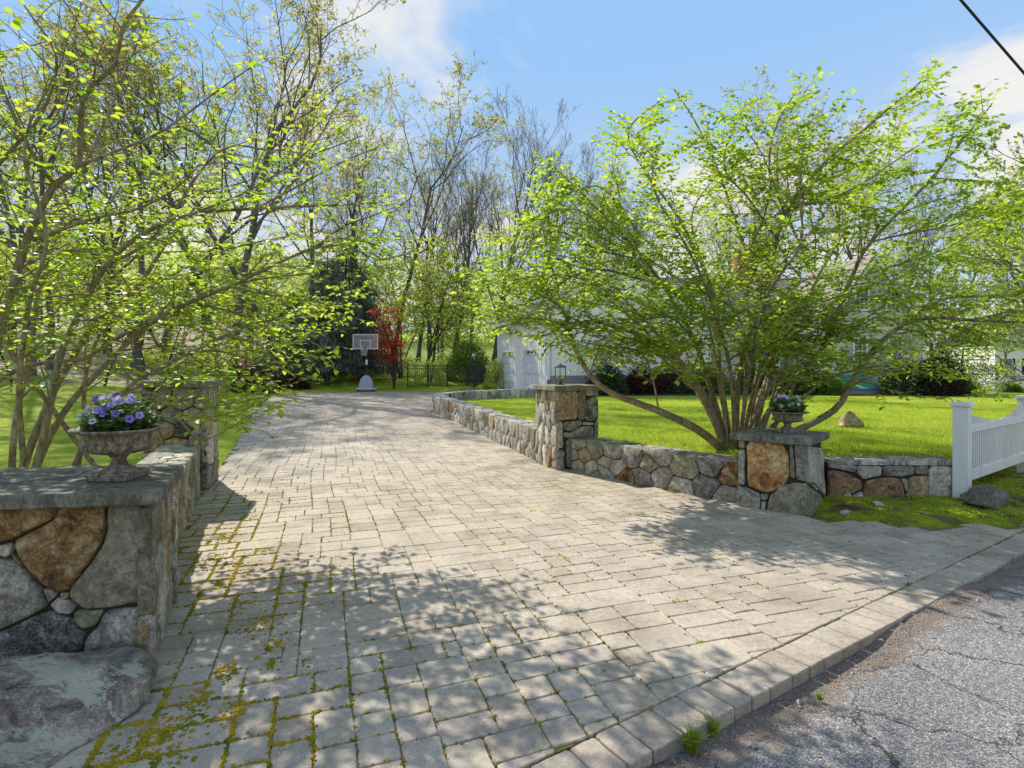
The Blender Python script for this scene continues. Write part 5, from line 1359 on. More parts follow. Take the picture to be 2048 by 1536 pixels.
# ---- left shrub tree (stems rise behind the left pillar)
bL = (-4.6, 5.3, 0)
gl = [
 (PX([(30, 1060, 5.2), (85, 905, 5.2), (138, 810, 5.15), (205, 737, 5.1), (258, 684, 5.05), (293, 649, 5.0), (381, 602, 5.0), (457, 573, 5.05), (527, 538, 5.1), (600, 503, 5.2), (690, 468, 5.3), (770, 482, 5.4)]), .036, .007, .4),
 (PX([(10, 1060, 5.4), (59, 900, 5.4), (117, 766, 5.5), (141, 728, 5.5), (176, 667, 5.6), (211, 626, 5.7), (249, 602, 5.8), (300, 540, 5.9), (345, 470, 6.1), (420, 380, 6.3)]), .045, .008, .4),
 (PX([(40, 1060, 5.0), (90, 860, 5.0), (117, 722, 5.0), (138, 667, 5.0), (164, 614, 5.0), (205, 535, 5.0), (249, 488, 5.0), (313, 450, 5.1), (400, 422, 5.3), (520, 413, 5.5), (640, 409, 5.7), (770, 400, 5.9)]), .036, .006, .35),
 (PX([(100, 1060, 4.9), (155, 920, 4.9), (190, 850, 4.9), (252, 784, 4.9), (293, 749, 4.9), (381, 708, 4.9), (454, 673, 5.0), (500, 650, 5.1), (570, 640, 5.2)]), .03, .007, .5),
 (PX([(-60, 800, 4.8), (0, 760, 4.9), (59, 731, 5.0), (126, 722, 5.0), (164, 720, 5.0), (264, 661, 5.0), (395, 594, 5.1), (500, 560, 5.2), (620, 545, 5.4)]), .024, .006, .5),
 (PX([(-120, 1060, 4.7), (-60, 860, 4.7), (0, 655, 4.7), (35, 540, 4.7), (65, 455, 4.7), (110, 370, 4.7), (160, 328, 4.7), (168, 200, 4.6), (230, 130, 4.6), (245, 60, 4.5), (300, -20, 4.5)]), .05, .009, .3),
 (PX([(65, 480, 4.7), (180, 440, 4.7), (270, 420, 4.6), (350, 380, 4.6), (400, 330, 4.6)]), .018, .005, .15),
 (PX([(160, 330, 4.7), (240, 300, 4.9), (330, 260, 5.1), (440, 180, 5.3), (510, 130, 5.4)]), .016, .004, .1),
 (PX([(110, 370, 4.7), (60, 300, 4.5), (0, 170, 4.4), (-60, 90, 4.3)]), .02, .006, .05),
 (PX([(205, 535, 5.0), (310, 470, 5.4), (440, 300, 5.8), (560, 300, 6.1), (640, 240, 6.2), (690, 185, 6.3)]), .018, .004, .1),
 (PX([(400, 422, 5.3), (500, 380, 5.6), (620, 300, 5.9), (690, 190, 6.1)]), .014, .004, .2),
 (PX([(520, 413, 5.5), (600, 370, 5.8), (690, 320, 6.0), (760, 290, 6.2)]), .013, .004, .1),
 (PX([(600, 503, 5.2), (690, 490, 5.3), (760, 520, 5.3), (830, 500, 5.3)]), .01, .004, .05),
 (PX([(454, 673, 5.0), (520, 690, 5.0), (560, 720, 4.9)]), .01, .004, .05),
 (PX([(252, 784, 4.9), (320, 790, 4.8), (366, 845, 4.7), (401, 883, 4.6), (450, 860, 4.6), (515, 820, 4.6)]), .012, .003, .3),
 (PX([(366, 845, 4.7), (420, 815, 4.7), (490, 805, 4.7), (520, 800, 4.7)]), .007, .003, .1),
 (PX([(20, 1060, 5.6), (30, 850, 5.8), (60, 700, 6.0), (80, 560, 6.2), (130, 420, 6.4), (200, 260, 6.6), (260, 120, 6.8), (300, 30, 6.8)]), .035, .007, .3),
 (PX([(0, 1060, 5.5), (-30, 800, 5.6), (20, 600, 5.8), (100, 480, 6.1), (260, 380, 6.4), (430, 330, 6.6), (560, 350, 6.8)]), .03, .006, .3),
 (PX([(130, 1060, 5.2), (165, 880, 5.5), (175, 740, 5.8), (230, 620, 6.1), (330, 560, 6.4), (460, 500, 6.7), (600, 470, 7.0)]), .026, .006, .3),
 (PX([(250, 1000, 5.2), (165, 900, 5.4), (60, 760, 5.2), (-60, 600, 5.0), (-160, 420, 4.6), (-240, 200, 4.3)]), .03, .006, .3),
 (PX([(60, 1060, 5.2), (40, 800, 4.8), (60, 620, 4.6), (100, 470, 4.4), (60, 300, 4.3), (120, 150, 4.3)]), .03, .006, .35),
 (PX([(300, 660, 5.0), (330, 700, 5.4), (420, 700, 5.8), (540, 650, 6.1), (640, 600, 6.3)]), .014, .005, .1),
 (PX([(0, 560, 4.8), (-40, 440, 4.6), (0, 330, 4.5), (80, 240, 4.4), (120, 120, 4.4), (60, 20, 4.3)]), .02, .006, .1),
]
gl = [(g_[0], g_[1] * .95, *g_[2:]) for g_ in gl]
gl += [
 (PX([(381, 602, 5.0), (450, 620, 5.2), (530, 640, 5.4), (600, 670, 5.5), (650, 700, 5.6)]), .012, .004, .1),
 (PX([(381, 708, 4.9), (430, 700, 5.1), (500, 720, 5.3), (570, 740, 5.4)]), .011, .004, .1),
 (PX([(293, 749, 4.9), (340, 730, 5.1), (400, 745, 5.3), (470, 760, 5.4), (530, 775, 5.4)]), .011, .004, .1),
 (PX([(258, 684, 5.05), (320, 650, 5.3), (400, 660, 5.6), (470, 690, 5.8)]), .011, .004, .1),
 (PX([(457, 573, 5.05), (540, 590, 5.2), (620, 600, 5.4), (700, 620, 5.5)]), .011, .004, .1),
 (PX([(176, 667, 5.6), (240, 640, 5.8), (320, 620, 6.0), (420, 610, 6.3)]), .012, .004, .1),
 (PX([(346, 807, 4.7), (400, 790, 4.8), (440, 830, 4.8), (490, 850, 4.8)]), .008, .003, .1),
]
shrub('shrub_tree', 'large multi-stemmed shrub tree arching in from the left over the flower urn', 'tree', bL, gl, 'leaf_fresh', (.042, .088), 5, spacing=.12, blen=(.4, 1.05), twl=(.12, .32), leafsp=.055, start=.3, flat=.5, lkeep=.85, keepf=lambda p: .34 + .66 * sstep(220, 480, HY - (p[2] - EYE) / p[1] * F),
      accept=lambda p: (HY - (p[2] - EYE) / p[1] * F) < (870 if CX + p[0] / p[1] * F > 290 else 800) and p[1] > 2.6)

# ---- right shrub tree
bR = (3.55, 8.1, .4)
def off(lst, rnd): return lst
gr = [
 (PX([(1462, 915, 8.0), (1400, 862, 7.9), (1318, 822, 7.8), (1223, 787, 7.7), (1180, 750, 7.7), (1150, 700, 7.7), (1125, 620, 7.8), (1080, 590, 7.8)]), .085, .012, .55),
 (PX([(1455, 910, 8.1), (1411, 794, 8.2), (1373, 763, 8.2), (1343, 718, 8.1), (1297, 682, 8.0), (1259, 664, 8.0), (1234, 657, 8.0), (1190, 645, 7.9), (1142, 652, 7.8), (1060, 640, 7.8), (990, 630, 7.8)]), .08, .012, .5),
 (PX([(1459, 905, 8.2), (1425, 790, 8.3), (1375, 650, 8.5), (1290, 520, 8.6), (1210, 430, 8.7), (1120, 340, 8.8), (1105, 325, 8.8)]), .055, .007, .3),
 (PX([(1463, 905, 8.3), (1440, 760, 8.6), (1430, 600, 8.8), (1360, 440, 8.8), (1290, 340, 8.9), (1260, 260, 8.9), (1330, 190, 9.0)]), .05, .007, .3),
 (PX([(1470, 905, 8.2), (1482, 720, 8.2), (1530, 600, 8.2), (1555, 480, 8.2), (1580, 420, 8.1), (1640, 340, 8.0), (1730, 265, 7.9), (1870, 150, 7.8)]), .055, .007, .3),
 (PX([(1478, 905, 8.5), (1520, 720, 8.8), (1525, 600, 9.0), (1480, 470, 9.2), (1440, 350, 9.3), (1400, 260, 9.3), (1350, 180, 9.3)]), .05, .007, .3),
 (PX([(1490, 905, 8.1), (1560, 790, 8.0), (1640, 700, 8.0), (1700, 560, 7.9), (1740, 485, 7.8), (1850, 370, 7.7), (1940, 260, 7.7), (1985, 205, 7.7)]), .055, .007, .3),
 (PX([(1510, 905, 8.0), (1580, 868, 7.9), (1668, 820, 7.8), (1700, 770, 7.8), (1740, 710, 7.8), (1795, 660, 7.8), (1860, 640, 7.7), (1960, 645, 7.6), (2060, 650, 7.5)]), .07, .010, .45),
 (PX([(1490, 900, 8.4), (1570, 830, 8.5), (1650, 760, 8.6), (1720, 736, 8.6), (1790, 720, 8.6), (1850, 690, 8.7)]), .045, .008, .5),
 (PX([(1476, 905, 8.0), (1500, 740, 7.7), (1530, 600, 7.4), (1600, 490, 7.2), (1600, 390, 7.1), (1610, 290, 7.1)]), .04, .006, .3),
 (PX([(1470, 905, 8.0), (1460, 740, 7.6), (1420, 600, 7.2), (1370, 490, 7.1), (1310, 390, 7.1), (1300, 290, 7.1)]), .04, .006, .3),
 (PX([(1465, 905, 8.6), (1440, 740, 9.2), (1420, 580, 9.8), (1380, 430, 10.2), (1450, 330, 10.4)]), .045, .006, .3),
 (PX([(1480, 905, 8.6), (1540, 740, 9.3), (1620, 580, 9.9), (1700, 440, 10.2), (1760, 330, 10.4), (1800, 230, 10.4)]), .045, .006, .3),
 (PX([(1740, 485, 7.8), (1800, 470, 7.9), (1900, 450, 8.0), (1990, 420, 8.0)]), .02, .006, .1),
 (PX([(1700, 560, 7.9), (1790, 530, 8.2), (1900, 490, 8.4), (2040, 400, 8.5)]), .02, .006, .1),
 (PX([(1290, 520, 8.6), (1200, 500, 8.4), (1110, 460, 8.3), (1020, 500, 8.2)]), .02, .006, .1),
 (PX([(1360, 640, 8.5), (1240, 590, 8.3), (1130, 550, 8.2), (1020, 560, 8.1), (960, 560, 8.1)]), .025, .006, .1),
 (PX([(1360, 560, 8.2), (1240, 480, 7.9), (1150, 420, 7.7), (1060, 440, 7.6)]), .02, .006, .1),
 (PX([(1430, 600, 8.8), (1500, 500, 8.8), (1540, 360, 8.7), (1480, 240, 8.6)]), .025, .006, .1),
 (PX([(1555, 480, 8.2), (1500, 400, 8.0), (1450, 330, 7.9), (1480, 220, 7.9)]), .02, .006, .1),
 (PX([(1580, 420, 8.1), (1700, 380, 8.3), (1820, 300, 8.5), (1880, 260, 8.5)]), .02, .006, .1),
 (PX([(1640, 700, 8.0), (1700, 660, 7.6), (1780, 600, 7.3), (1850, 560, 7.2)]), .02, .006, .1),
 (PX([(1455, 905, 7.9), (1400, 780, 7.4), (1320, 680, 7.0), (1240, 600, 6.8), (1180, 560, 6.7)]), .04, .006, .3),
 (PX([(1475, 905, 8.0), (1550, 760, 7.4), (1650, 640, 7.0), (1740, 590, 6.8), (1820, 600, 6.7)]), .04, .006, .3),
 (PX([(1455, 905, 8.5), (1380, 760, 9.2), (1290, 640, 9.8), (1180, 560, 10.2), (1080, 520, 10.3)]), .04, .006, .3),
]
gr = [(g_[0], g_[1] * .8, *g_[2:]) for g_ in gr]
gr += [
 (PX([(1373, 763, 8.2), (1290, 690, 7.8), (1190, 655, 7.5), (1080, 640, 7.4), (985, 655, 7.4)]), .022, .005, .15),
 (PX([(1290, 560, 8.0), (1180, 540, 7.7), (1070, 600, 7.6), (960, 640, 7.6)]), .02, .005, .1),
 (PX([(1343, 718, 8.1), (1240, 620, 8.6), (1120, 600, 8.9), (1000, 540, 9.0)]), .02, .005, .1),
 (PX([(1400, 700, 7.8), (1350, 640, 7.3), (1290, 640, 7.0), (1210, 680, 6.9), (1150, 700, 6.9)]), .018, .005, .15),
 (PX([(1500, 720, 7.8), (1480, 640, 7.4), (1440, 600, 7.1), (1400, 640, 6.9)]), .018, .005, .1),
 (PX([(1540, 720, 7.8), (1600, 640, 7.4), (1660, 640, 7.2), (1720, 690, 7.1)]), .018, .005, .1),
 (PX([(1700, 770, 7.8), (1780, 740, 7.8), (1850, 720, 7.8), (1900, 740, 7.8)]), .015, .005, .05),
 (PX([(1795, 660, 7.8), (1880, 600, 7.8), (1980, 590, 7.8), (2080, 560, 7.8)]), .018, .005, .1),
 (PX([(1280, 470, 8.6), (1210, 380, 8.5), (1160, 380, 8.4), (1090, 400, 8.4)]), .018, .005, .1),
 (PX([(1570, 430, 8.1), (1540, 330, 8.0), (1560, 240, 8.0), (1620, 150, 8.0)]), .018, .005, .1),
]
gr += [
 (PX([(1318, 822, 7.8), (1300, 740, 7.6), (1270, 700, 7.5), (1200, 690, 7.4)]), .014, .005, .3),
 (PX([(1373, 763, 8.2), (1350, 700, 7.7), (1320, 690, 7.4), (1260, 720, 7.2)]), .014, .005, .2),
 (PX([(1142, 652, 7.8), (1100, 690, 7.6), (1080, 720, 7.6)]), .01, .004, .05),
 (PX([(1425, 790, 8.3), (1400, 700, 8.0), (1380, 690, 7.6), (1340, 730, 7.4)]), .014, .005, .3),
 (PX([(1560, 790, 8.0), (1580, 720, 7.6), (1620, 700, 7.5), (1680, 730, 7.4)]), .014, .005, .3),
 (PX([(1500, 740, 7.7), (1520, 700, 7.4), (1560, 690, 7.2), (1600, 720, 7.1)]), .012, .005, .2),
]
rs = random.Random(2)
for k in range(9):       # slender suckers from the stool
    x0 = rs.uniform(1440, 1590); D0 = rs.uniform(7.9, 8.5); tx_ = x0 + (x0 - 1500) * rs.uniform(.4, 1.2) + rs.uniform(-30, 30); ty_ = rs.uniform(480, 680)
    gr.append((PX([(1480 + (x0 - 1490) * .5, 905, D0), (x0, 780, D0), ((x0 + tx_) / 2 + rs.uniform(-12, 12), 700, D0 + rs.uniform(-.2, .2)), (tx_, ty_, D0 + rs.uniform(-.7, .7))]), rs.uniform(.013, .026), .006, rs.uniform(.35, .6)))
def acc_r(p):
    px = CX + p[0] / p[1] * F; py = HY - (p[2] - EYE) / p[1] * F
    lim = 610 + 170 * math.exp(-((px - 1700) / 230) ** 2) if px < 1600 else 770
    if px < 1150: lim = 700 - (1150 - px) * .25
    elif px < 1440: lim = 740
    top = float(np.interp(px, [900, 1000, 1100, 1300, 1450, 1600, 1750, 1880, 1960, 2030], [470, 400, 300, 180, 185, 140, 150, 110, 170, 240]))
    return top < py < lim + 20
shrub('shrub_tree', 'broad vase-shaped multi-stemmed tree with fresh green leaves behind the right wall', 'tree', bR, gr, 'leaf_fresh', (.05, .1), 6, spacing=.11, blen=(.5, 1.3), twl=(.15, .4), leafsp=.045, start=.3, flat=.55, lkeep=.92, keepf=lambda p: .72 + .28 * sstep(620, 460, HY - (p[2] - EYE) / p[1] * F), accept=acc_r)

# ------------------------------------------------------------------ generic trees
def tree_proto(seed, H, r0, kids=(13, 6, 5, 3), ang=(.5, .7, .7, .7), lens=(.42, .5, .5, .5), clear=.35, up=.08, wig=.09, leaf=None, leafn=3, fork=0, lean=0.):
    """returns (Tubes, leafP, leafD): an open crowned tree rooted at the origin"""
    rnd = np.random.default_rng(seed); T = Tubes(); LP, LD = [], []
    def grow(p, d, L, r, lev):
        n = max(3, int(6 - lev)) if lev else 12
        pts = [p]; dd = d
        for k in range(n):
            dd = unit(dd + rnd.normal(0, wig * (1 + .5 * lev), 3) + np.array((0, 0, up if lev else .04))); p = p + dd * L / n; pts.append(p)
        P = np.array(pts); tip = .25 if lev == 0 else .3
        T.add(P, np.linspace(r, max(.006, r * tip), n + 1) if lev else r * (1 - np.linspace(0, 1, n + 1) ** 1.1 * .85) + np.array([r * .35] + [0.] * n), (8, 6, 4, 3, 3)[lev])
        if lev >= len(kids):
            for q in range(leafn):
                t = rnd.uniform(.3, 1); i = min(int(t * n), n - 1); LP.append(P[i] + (P[i + 1] - P[i]) * (t * n - i)); LD.append(unit(dd + rnd.normal(0, .8, 3)))
            return
        K = kids[lev]
        for k in range(K):
            t = (clear + (1 - clear) * (k + rnd.uniform(0, 1)) / K) if lev == 0 else rnd.uniform(.2, 1)
            t = min(t, .98); i = min(int(t * n), n - 1); pp = P[i] + (P[i + 1] - P[i]) * (t * n - i); d0 = unit(P[i + 1] - P[i])
            az = k * 2.4 + rnd.uniform(-.6, .6); a1 = unit(np.cross(d0, (.3, .2, 1))); a2 = np.cross(d0, a1); an = ang[lev] * rnd.uniform(.7, 1.3)
            v = d0 * math.cos(an) + (a1 * math.cos(az) + a2 * math.sin(az)) * math.sin(an)
            ll = L * lens[lev] * (1.25 - .75 * t if lev == 0 else 1.15 - .5 * t) * rnd.uniform(.75, 1.2)
            rr = r * (1 - t * .75) * (.5 if lev == 0 else .55)
            grow(pp, unit(v), ll, max(.008, rr), lev + 1)
    grow(np.array((0., 0, -.3)), unit(np.array((lean, 0, 1.))), H * (.82 if fork == 0 else .3), r0, 0)
    return T, np.array(LP), np.array(LD)
def tree_obj(name, seed, mat, bark_, leafsize, templ=LT_QUAD, bare=False, **kw):
    T, LP, LD = tree_proto(seed, **kw); root = empty(name)
    T.build('trunk', bark_, root)
    if not bare: leaves('crown', LP, LD, RNG.uniform(leafsize[0], leafsize[1], len(LP)), mat, root, templ, upbias=.4)
    return root
PROTO = {
 'oak':    tree_obj('budding_tree', 1, 'leaf_bud', 'bark_grey', (.09, .19), H=22, r0=.21, kids=(12, 6, 5, 3), leafn=3, ang=(.6, .7, .75, .8), wig=.14, lens=(.45, .5, .5, .5)),
 'oak2':   tree_obj('budding_tree', 2, 'leaf_bud', 'bark_grey', (.09, .19), H=22, r0=.19, kids=(11, 6, 5, 3), leafn=3, ang=(.55, .7, .8, .8), wig=.17, lens=(.48, .5, .5, .5), clear=.4),
 'bare':   tree_obj('bare_tree', 3, 'leaf_bud', 'bark_grey', (.05, .09), H=20, r0=.21, kids=(14, 7, 5, 3), leafn=1, ang=(.42, .42, .5, .6), up=.16, wig=.07, clear=.2, lens=(.55, .5, .5, .45)),
 'yellow': tree_obj('young_leafed_tree', 4, 'leaf_yellow', 'bark_grey', (.09, .18), H=15, r0=.18, kids=(14, 6, 5, 4), leafn=4, ang=(.7, .7, .7, .7), clear=.25),
 'pale':   tree_obj('understory_tree', 5, 'leaf_pale', 'bark_grey', (.06, .12), H=12, r0=.09, kids=(15, 6, 5, 3), leafn=4, ang=(1.0, .8, .7, .7), up=.02, clear=.3, lens=(.34, .5, .5, .5)),
 'pale2':  tree_obj('understory_tree', 6, 'leaf_yellow', 'bark_dark', (.06, .12), H=10, r0=.08, kids=(14, 6, 5, 3), leafn=4, ang=(1.1, .8, .7, .7), up=.0, clear=.25, lens=(.42, .5, .5, .5)),
 'green':  tree_obj('spreading_tree', 8, 'leaf_fresh', 'bark_grey', (.09, .17), H=12, r0=.2, kids=(14, 7, 5, 4), leafn=5, ang=(1.0, .7, .7, .7), up=.01, clear=.15, lens=(.6, .5, .5, .5)),
}
USED = set()
def put(kind, px, D, s, label, cat='tree', rz=None, group=None, dz=0, sz=None, rel=None):
    o = PROTO[kind]; c = o if kind not in USED else copy_tree(o); USED.add(kind)
    x = (px - CX) / F * D; c.location = (x, D, (gz(x, D) if x < 8 else lawn_z(x, D)) - .1 + dz)
    c.rotation_euler = (0, 0, random.uniform(0, 6.28) if rz is None else rz); c.scale = (s, s, s if sz is None else sz)
    tag(c, label, cat, group); return c
TALL = [
 ('oak', 60, 27, .95, 'thickest grey trunk on the leaf bank at the far left'), ('oak2', 98, 30, 1.0, 'second big trunk right beside the thickest one at far left'),
 ('yellow', 20, 36, 1.25, 'yellow-green leafed tree filling the upper left sky'), ('yellow', 215, 40, 1.3, 'tall yellow-green tree behind the left shrub tree'),
 ('oak', 268, 33, 1.0, 'budding tree left of the tall trio behind the spruces'), ('oak2', 330, 36, 1.08, 'budding tree with upright crown reaching the top left of the sky'),
 ('oak', 428, 38, 1.1, 'tall budding tree leaning above the left half of the court'), ('oak2', 545, 36, 1.05, 'tall dark-limbed tree crowned against the sky left of the hoop'),
 ('oak', 612, 40, 1.0, 'tree with pale grey trunk just left of the spruces'), ('oak2', 786, 43, .95, 'tall trunk rising straight behind the red maple'),
 ('oak', 835, 52, .95, 'tree with yellowish buds in the middle of the woodland'), ('bare', 905, 50, .98, 'bare tree left of the tallest bare tree in the centre'),
 ('bare', 985, 48, 1.02, 'tallest bare tree with upswept branches near the centre'), ('bare', 1050, 56, 1.0, 'bare vase-shaped tree above the garage roof'),
 ('bare', 1150, 55, 1.0, 'bare tree behind the garage left of the right-hand shrub tree'), ('bare', 1235, 50, 1.0, 'bare tree peeking over the left shoulder of the right-hand shrub tree'),
 ('oak2', 1390, 58, 1.0, 'budding tree behind the garage roof'), ('bare', 1520, 60, 1.0, 'bare tree behind the middle of the house'),
 ('oak', 1690, 46, 1.12, 'tall budding tree behind the house gable'), ('oak2', 1800, 48, 1.1, 'widest budding tree right of the house gable'),
 ('oak', 1900, 62, .95, 'budding tree beyond the purple-leaved tree'), ('oak2', 1975, 75, 1.0, 'budding tree above the distant picket fence'),
 ('bare', 2050, 70, 1.0, 'bare tree at the far right edge'), ('bare', 700, 58, 1.0, 'bare tree directly behind the spruces'), ('oak', 500, 60, 1.0, 'distant budding tree seen between the tall trunks on the left'),
 ('oak2', 150, 55, 1.05, 'distant budding tree behind the leaf bank'),
    ('oak', 470, 33, 1.08, 'big budding tree whose limbs reach over the barberry bush'), ('oak2', 660, 47, 1.05, 'budding tree rising above the tallest spruce'), ('oak', 740, 50, 1.0, 'budding tree right above the backboard'),
    ('oak2', 1100, 60, 1.0, 'budding tree between the bare trees above the garage'), ('bare', 945, 60, 1.0, 'far bare tree between the two tallest bare trees'), ('bare', 860, 60, 1.0, 'far bare tree above the black fence'),
    ('bare', 1195, 62, 1.05, 'far bare tree behind the garage roof'), ('bare', 1450, 62, 1.05, 'bare tree directly behind the right-hand shrub tree'), ('bare', 1600, 66, 1.1, 'far bare tree above the main roof'), ('bare', 1760, 60, 1.1, 'bare tree right of the house gable'), ('oak2', 1850, 66, 1.1, 'far budding tree at the right behind the house'), ('oak', 1000, 66, 1.1, 'far budding tree above the mesh gate'),
    ('oak', 1310, 60, 1.0, 'budding tree behind the top left of the right-hand shrub tree'), ('oak', 1600, 55, 1.05, 'budding tree above the roof of the main house'),
]
for k, (kd, px, D, s, lb) in enumerate(TALL): put(kd, px, D, s * (.95 if D < 31 else 1.15 if D < 45 else 1.1), lb, group='tall trees behind the garden')
# woodland edge trees: many slim pale green ones; look-alikes
rw = random.Random(9)
ZONES = [(-60, 100, 'at the far left edge of the woodland'), (100, 250, 'behind the leaf bank'), (250, 420, 'behind the tall left pillar'), (420, 560, 'behind the barberry bush'), (560, 700, 'behind the spruces'), (700, 830, 'behind the red maple'), (830, 960, 'behind the black fence'), (960, 1120, 'behind the garage')]
for x0_, x1_, where in ZONES:
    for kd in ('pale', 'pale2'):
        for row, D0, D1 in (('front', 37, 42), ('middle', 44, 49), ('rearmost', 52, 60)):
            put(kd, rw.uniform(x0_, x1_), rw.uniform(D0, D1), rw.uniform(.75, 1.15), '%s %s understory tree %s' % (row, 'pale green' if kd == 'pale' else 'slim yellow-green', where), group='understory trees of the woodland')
for px, D, s, lb in [(205, 25, .75, 'small yellow-green tree at the edge of the left lawn'), (30, 22, .7, 'small leafy tree at the left picture edge beyond the lawn'), (330, 31, .8, 'small leafy tree left of the dark barberry bush'), (845, 38, 1.0, 'light green tree standing right of the red maple')]:
    put('pale2', px, D, s, lb)
for px, D, s, lb in [(2125, 21, .95, 'spreading yellow-green tree at the right picture edge'), (2230, 15, .7, 'leafy tree just beyond the right picture edge'), (1880, 34, .8, 'leafy tree between the gable and the distant fence'), (1240, 38, .8, 'leafy tree behind the garage'), (1560, 45, .9, 'leafy tree rising behind the house roof')]:
    put('green', px, D, s, lb)
put('yellow', 2075, 30, .8, 'yellow-leafed tree over the distant white house')
for k, (px, D) in enumerate([(1930, 55), (2010, 60), (2090, 52), (1870, 70), (1780, 60)]):
    put('pale', px, D, 1.1, ['pale tree left of the distant white house', 'pale tree in front of the distant white house', 'pale tree right of the distant white house', 'pale tree behind the purple-leaved tree', 'pale tree behind the gable'][k])
# off-frame neighbours that throw the dappled shade on the court (left of frame)
for k, (x, y, s) in enumerate([(-24, 19, .9), (-21, 31, .8)]):
    c = copy_tree(PROTO['oak']); c.location = (x, y, gz(x, y)); c.scale = (s, s, s); c.rotation_euler = (0, 0, k * 2.); tag(c, ['tall budding tree on the leaf bank past the left picture edge', 'tall budding tree on the leaf bank behind the left lawn'][k], 'tree', 'tall trees behind the garden')

# distant woodland mass behind everything
P = []; n = 80000
xs_ = RNG.uniform(-110, 110, n); ys_ = 78 + RNG.uniform(0, 18, n); P = []
hts = np.array([11.5 + 4 * noise.noise(Vector((x * .08, 0, 0))) for x in xs_]); base_ = np.array([gz(x, y) for x, y in zip(xs_, ys_)])
zs2 = base_ + RNG.uniform(0, 1, n) ** 1.3 * hts
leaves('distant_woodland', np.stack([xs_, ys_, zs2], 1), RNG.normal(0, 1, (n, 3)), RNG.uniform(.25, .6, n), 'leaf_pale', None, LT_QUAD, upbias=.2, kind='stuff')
bpy.data.objects['distant_woodland']['label'] = 'hazy pale green mass of distant woodland'

# ------------------------------------------------------------------ spruces
def spruce(seed, H, R_, name='spruce'):
    rnd = np.random.default_rng(seed); T = Tubes(); LP, LD, LS = [], [], []
    T.add([(0, 0, -.2), (0, 0, H * .5), (0, 0, H)], [.17, .10, .02], 8)
    z = 1.5
    while z < H - .3:
        f = 1 - z / H; nb = int(5 + 3 * f)
        for k in range(nb):
            a = rnd.uniform(0, 6.28); L = R_ * (f ** .75) * rnd.uniform(.7, 1.1) + .2; P = []
            for t in np.linspace(0, 1, 6): P.append((math.cos(a) * L * t, math.sin(a) * L * t, z - .35 * L * t + .25 * L * t * t * t))
            P = np.array(P); T.add(P, np.linspace(.03, .006, 6), 4)
            m_ = int(L * 38)
            t = rnd.uniform(.12, 1, m_); i = np.minimum((t * 5).astype(int), 4); q = P[i] + (P[i + 1] - P[i]) * (t * 5 - i)[:, None]
            sd = np.stack([-np.sin(a) * np.ones(m_), np.cos(a) * np.ones(m_), np.zeros(m_)], 1) * rnd.uniform(-1, 1, m_)[:, None]
            w = .35 * L * (1 - t * .6)
            q = q + sd * (w * rnd.random(m_))[:, None]; q[:, 2] -= rnd.random(m_) * .28
            LP.append(q); LD.append(np.stack([rnd.normal(0, .35, m_), rnd.normal(0, .35, m_), -np.ones(m_) * rnd.uniform(.4, 1.2, m_)], 1) + np.array((math.cos(a), math.sin(a), 0)) * .5); LS.append(rnd.uniform(.14, .32, m_))
        z += rnd.uniform(.2, .32)
    root = empty(name); T.build('trunk', 'bark_dark', root)
    leaves('crown', np.concatenate(LP), np.concatenate(LD), np.concatenate(LS), 'needle', root, LT_NEEDLE, upbias=.3); return root
s1, s2 = spruce(1, 8.4, 3.8), spruce(2, 7.8, 3.4)
PROTO['s1'], PROTO['s2'] = s1, s2
for kd, px, D, s, lb in [('s1', 655, 33.5, 1.0, 'tallest dark spruce left of the basketball hoop'), ('s2', 725, 35, .95, 'dark spruce directly behind the basketball backboard'), ('s2', 585, 35, .8, 'dark spruce at the left end of the spruce group'), ('s1', 692, 39, 1.15, 'dark spruce rising behind the front spruces')]:
    put(kd, px, D, s, lb, group='dark spruces behind the hoop')

# ------------------------------------------------------------------ bushes
def bush(name, label, cat, loc, dims, n, size, mat, seed, stems=14, barkm='bark_dark', templ=LT_QUAD, hollow=.45, up=.5, rag=.25):
    rnd = np.random.default_rng(seed); root = empty(name, loc, 0, label, cat)
    v = rnd.normal(0, 1, (n, 3)); v /= np.linalg.norm(v, axis=1)[:, None]; v[:, 2] = np.abs(v[:, 2]) * 1.0 - .12
    r_ = hollow + (1 - hollow) * rnd.random(n) ** .6
    lump = np.array([1 + rag * noise.noise(Vector((a * 2.2 + seed, b_ * 2.2, c * 2.2))) + rag * .6 * noise.noise(Vector((a * 6, b_ * 6 + seed, c * 6))) for a, b_, c in v])
    P = v * (r_ * lump)[:, None] * np.array((dims[0] / 2, dims[1] / 2, dims[2])); P[:, 2] = np.maximum(P[:, 2], .02)
    leaves('foliage', P, v + rnd.normal(0, .5, (n, 3)), rnd.uniform(size[0], size[1], n), mat, root, templ, upbias=up)
    T = Tubes()
    for k in range(stems):
        a = rnd.uniform(0, 6.28); q = rnd.uniform(.3, .8); tip = np.array((math.cos(a) * dims[0] * .5 * q, math.sin(a) * dims[1] * .5 * q, dims[2] * rnd.uniform(.6, .9)))
        T.add([(0, 0, -.05), tip * np.array((.35, .35, .45)), tip], [.022, .014, .006], 4)
    T.build('stems', barkm, root); return root
def gp_(px, D): x = (px - CX) / F * D; return (x, D, (gz(x, D) if x < 2 else lawn_z(x, D)) - .03)
bush('barberry_bush', 'dark purple barberry bush at the left corner of the court', 'bush', gp_(505, 28.5), (2.2, 1.9, 1.75), 5200, (.05, .1), 'leaf_purple', 1, rag=.35, stems=24)
bush('bush', 'dark low bush below the spruces right of the barberry', 'bush', gp_(585, 31.8), (2.4, 1.4, 1.1), 3000, (.06, .12), 'leaf_purple', 2)
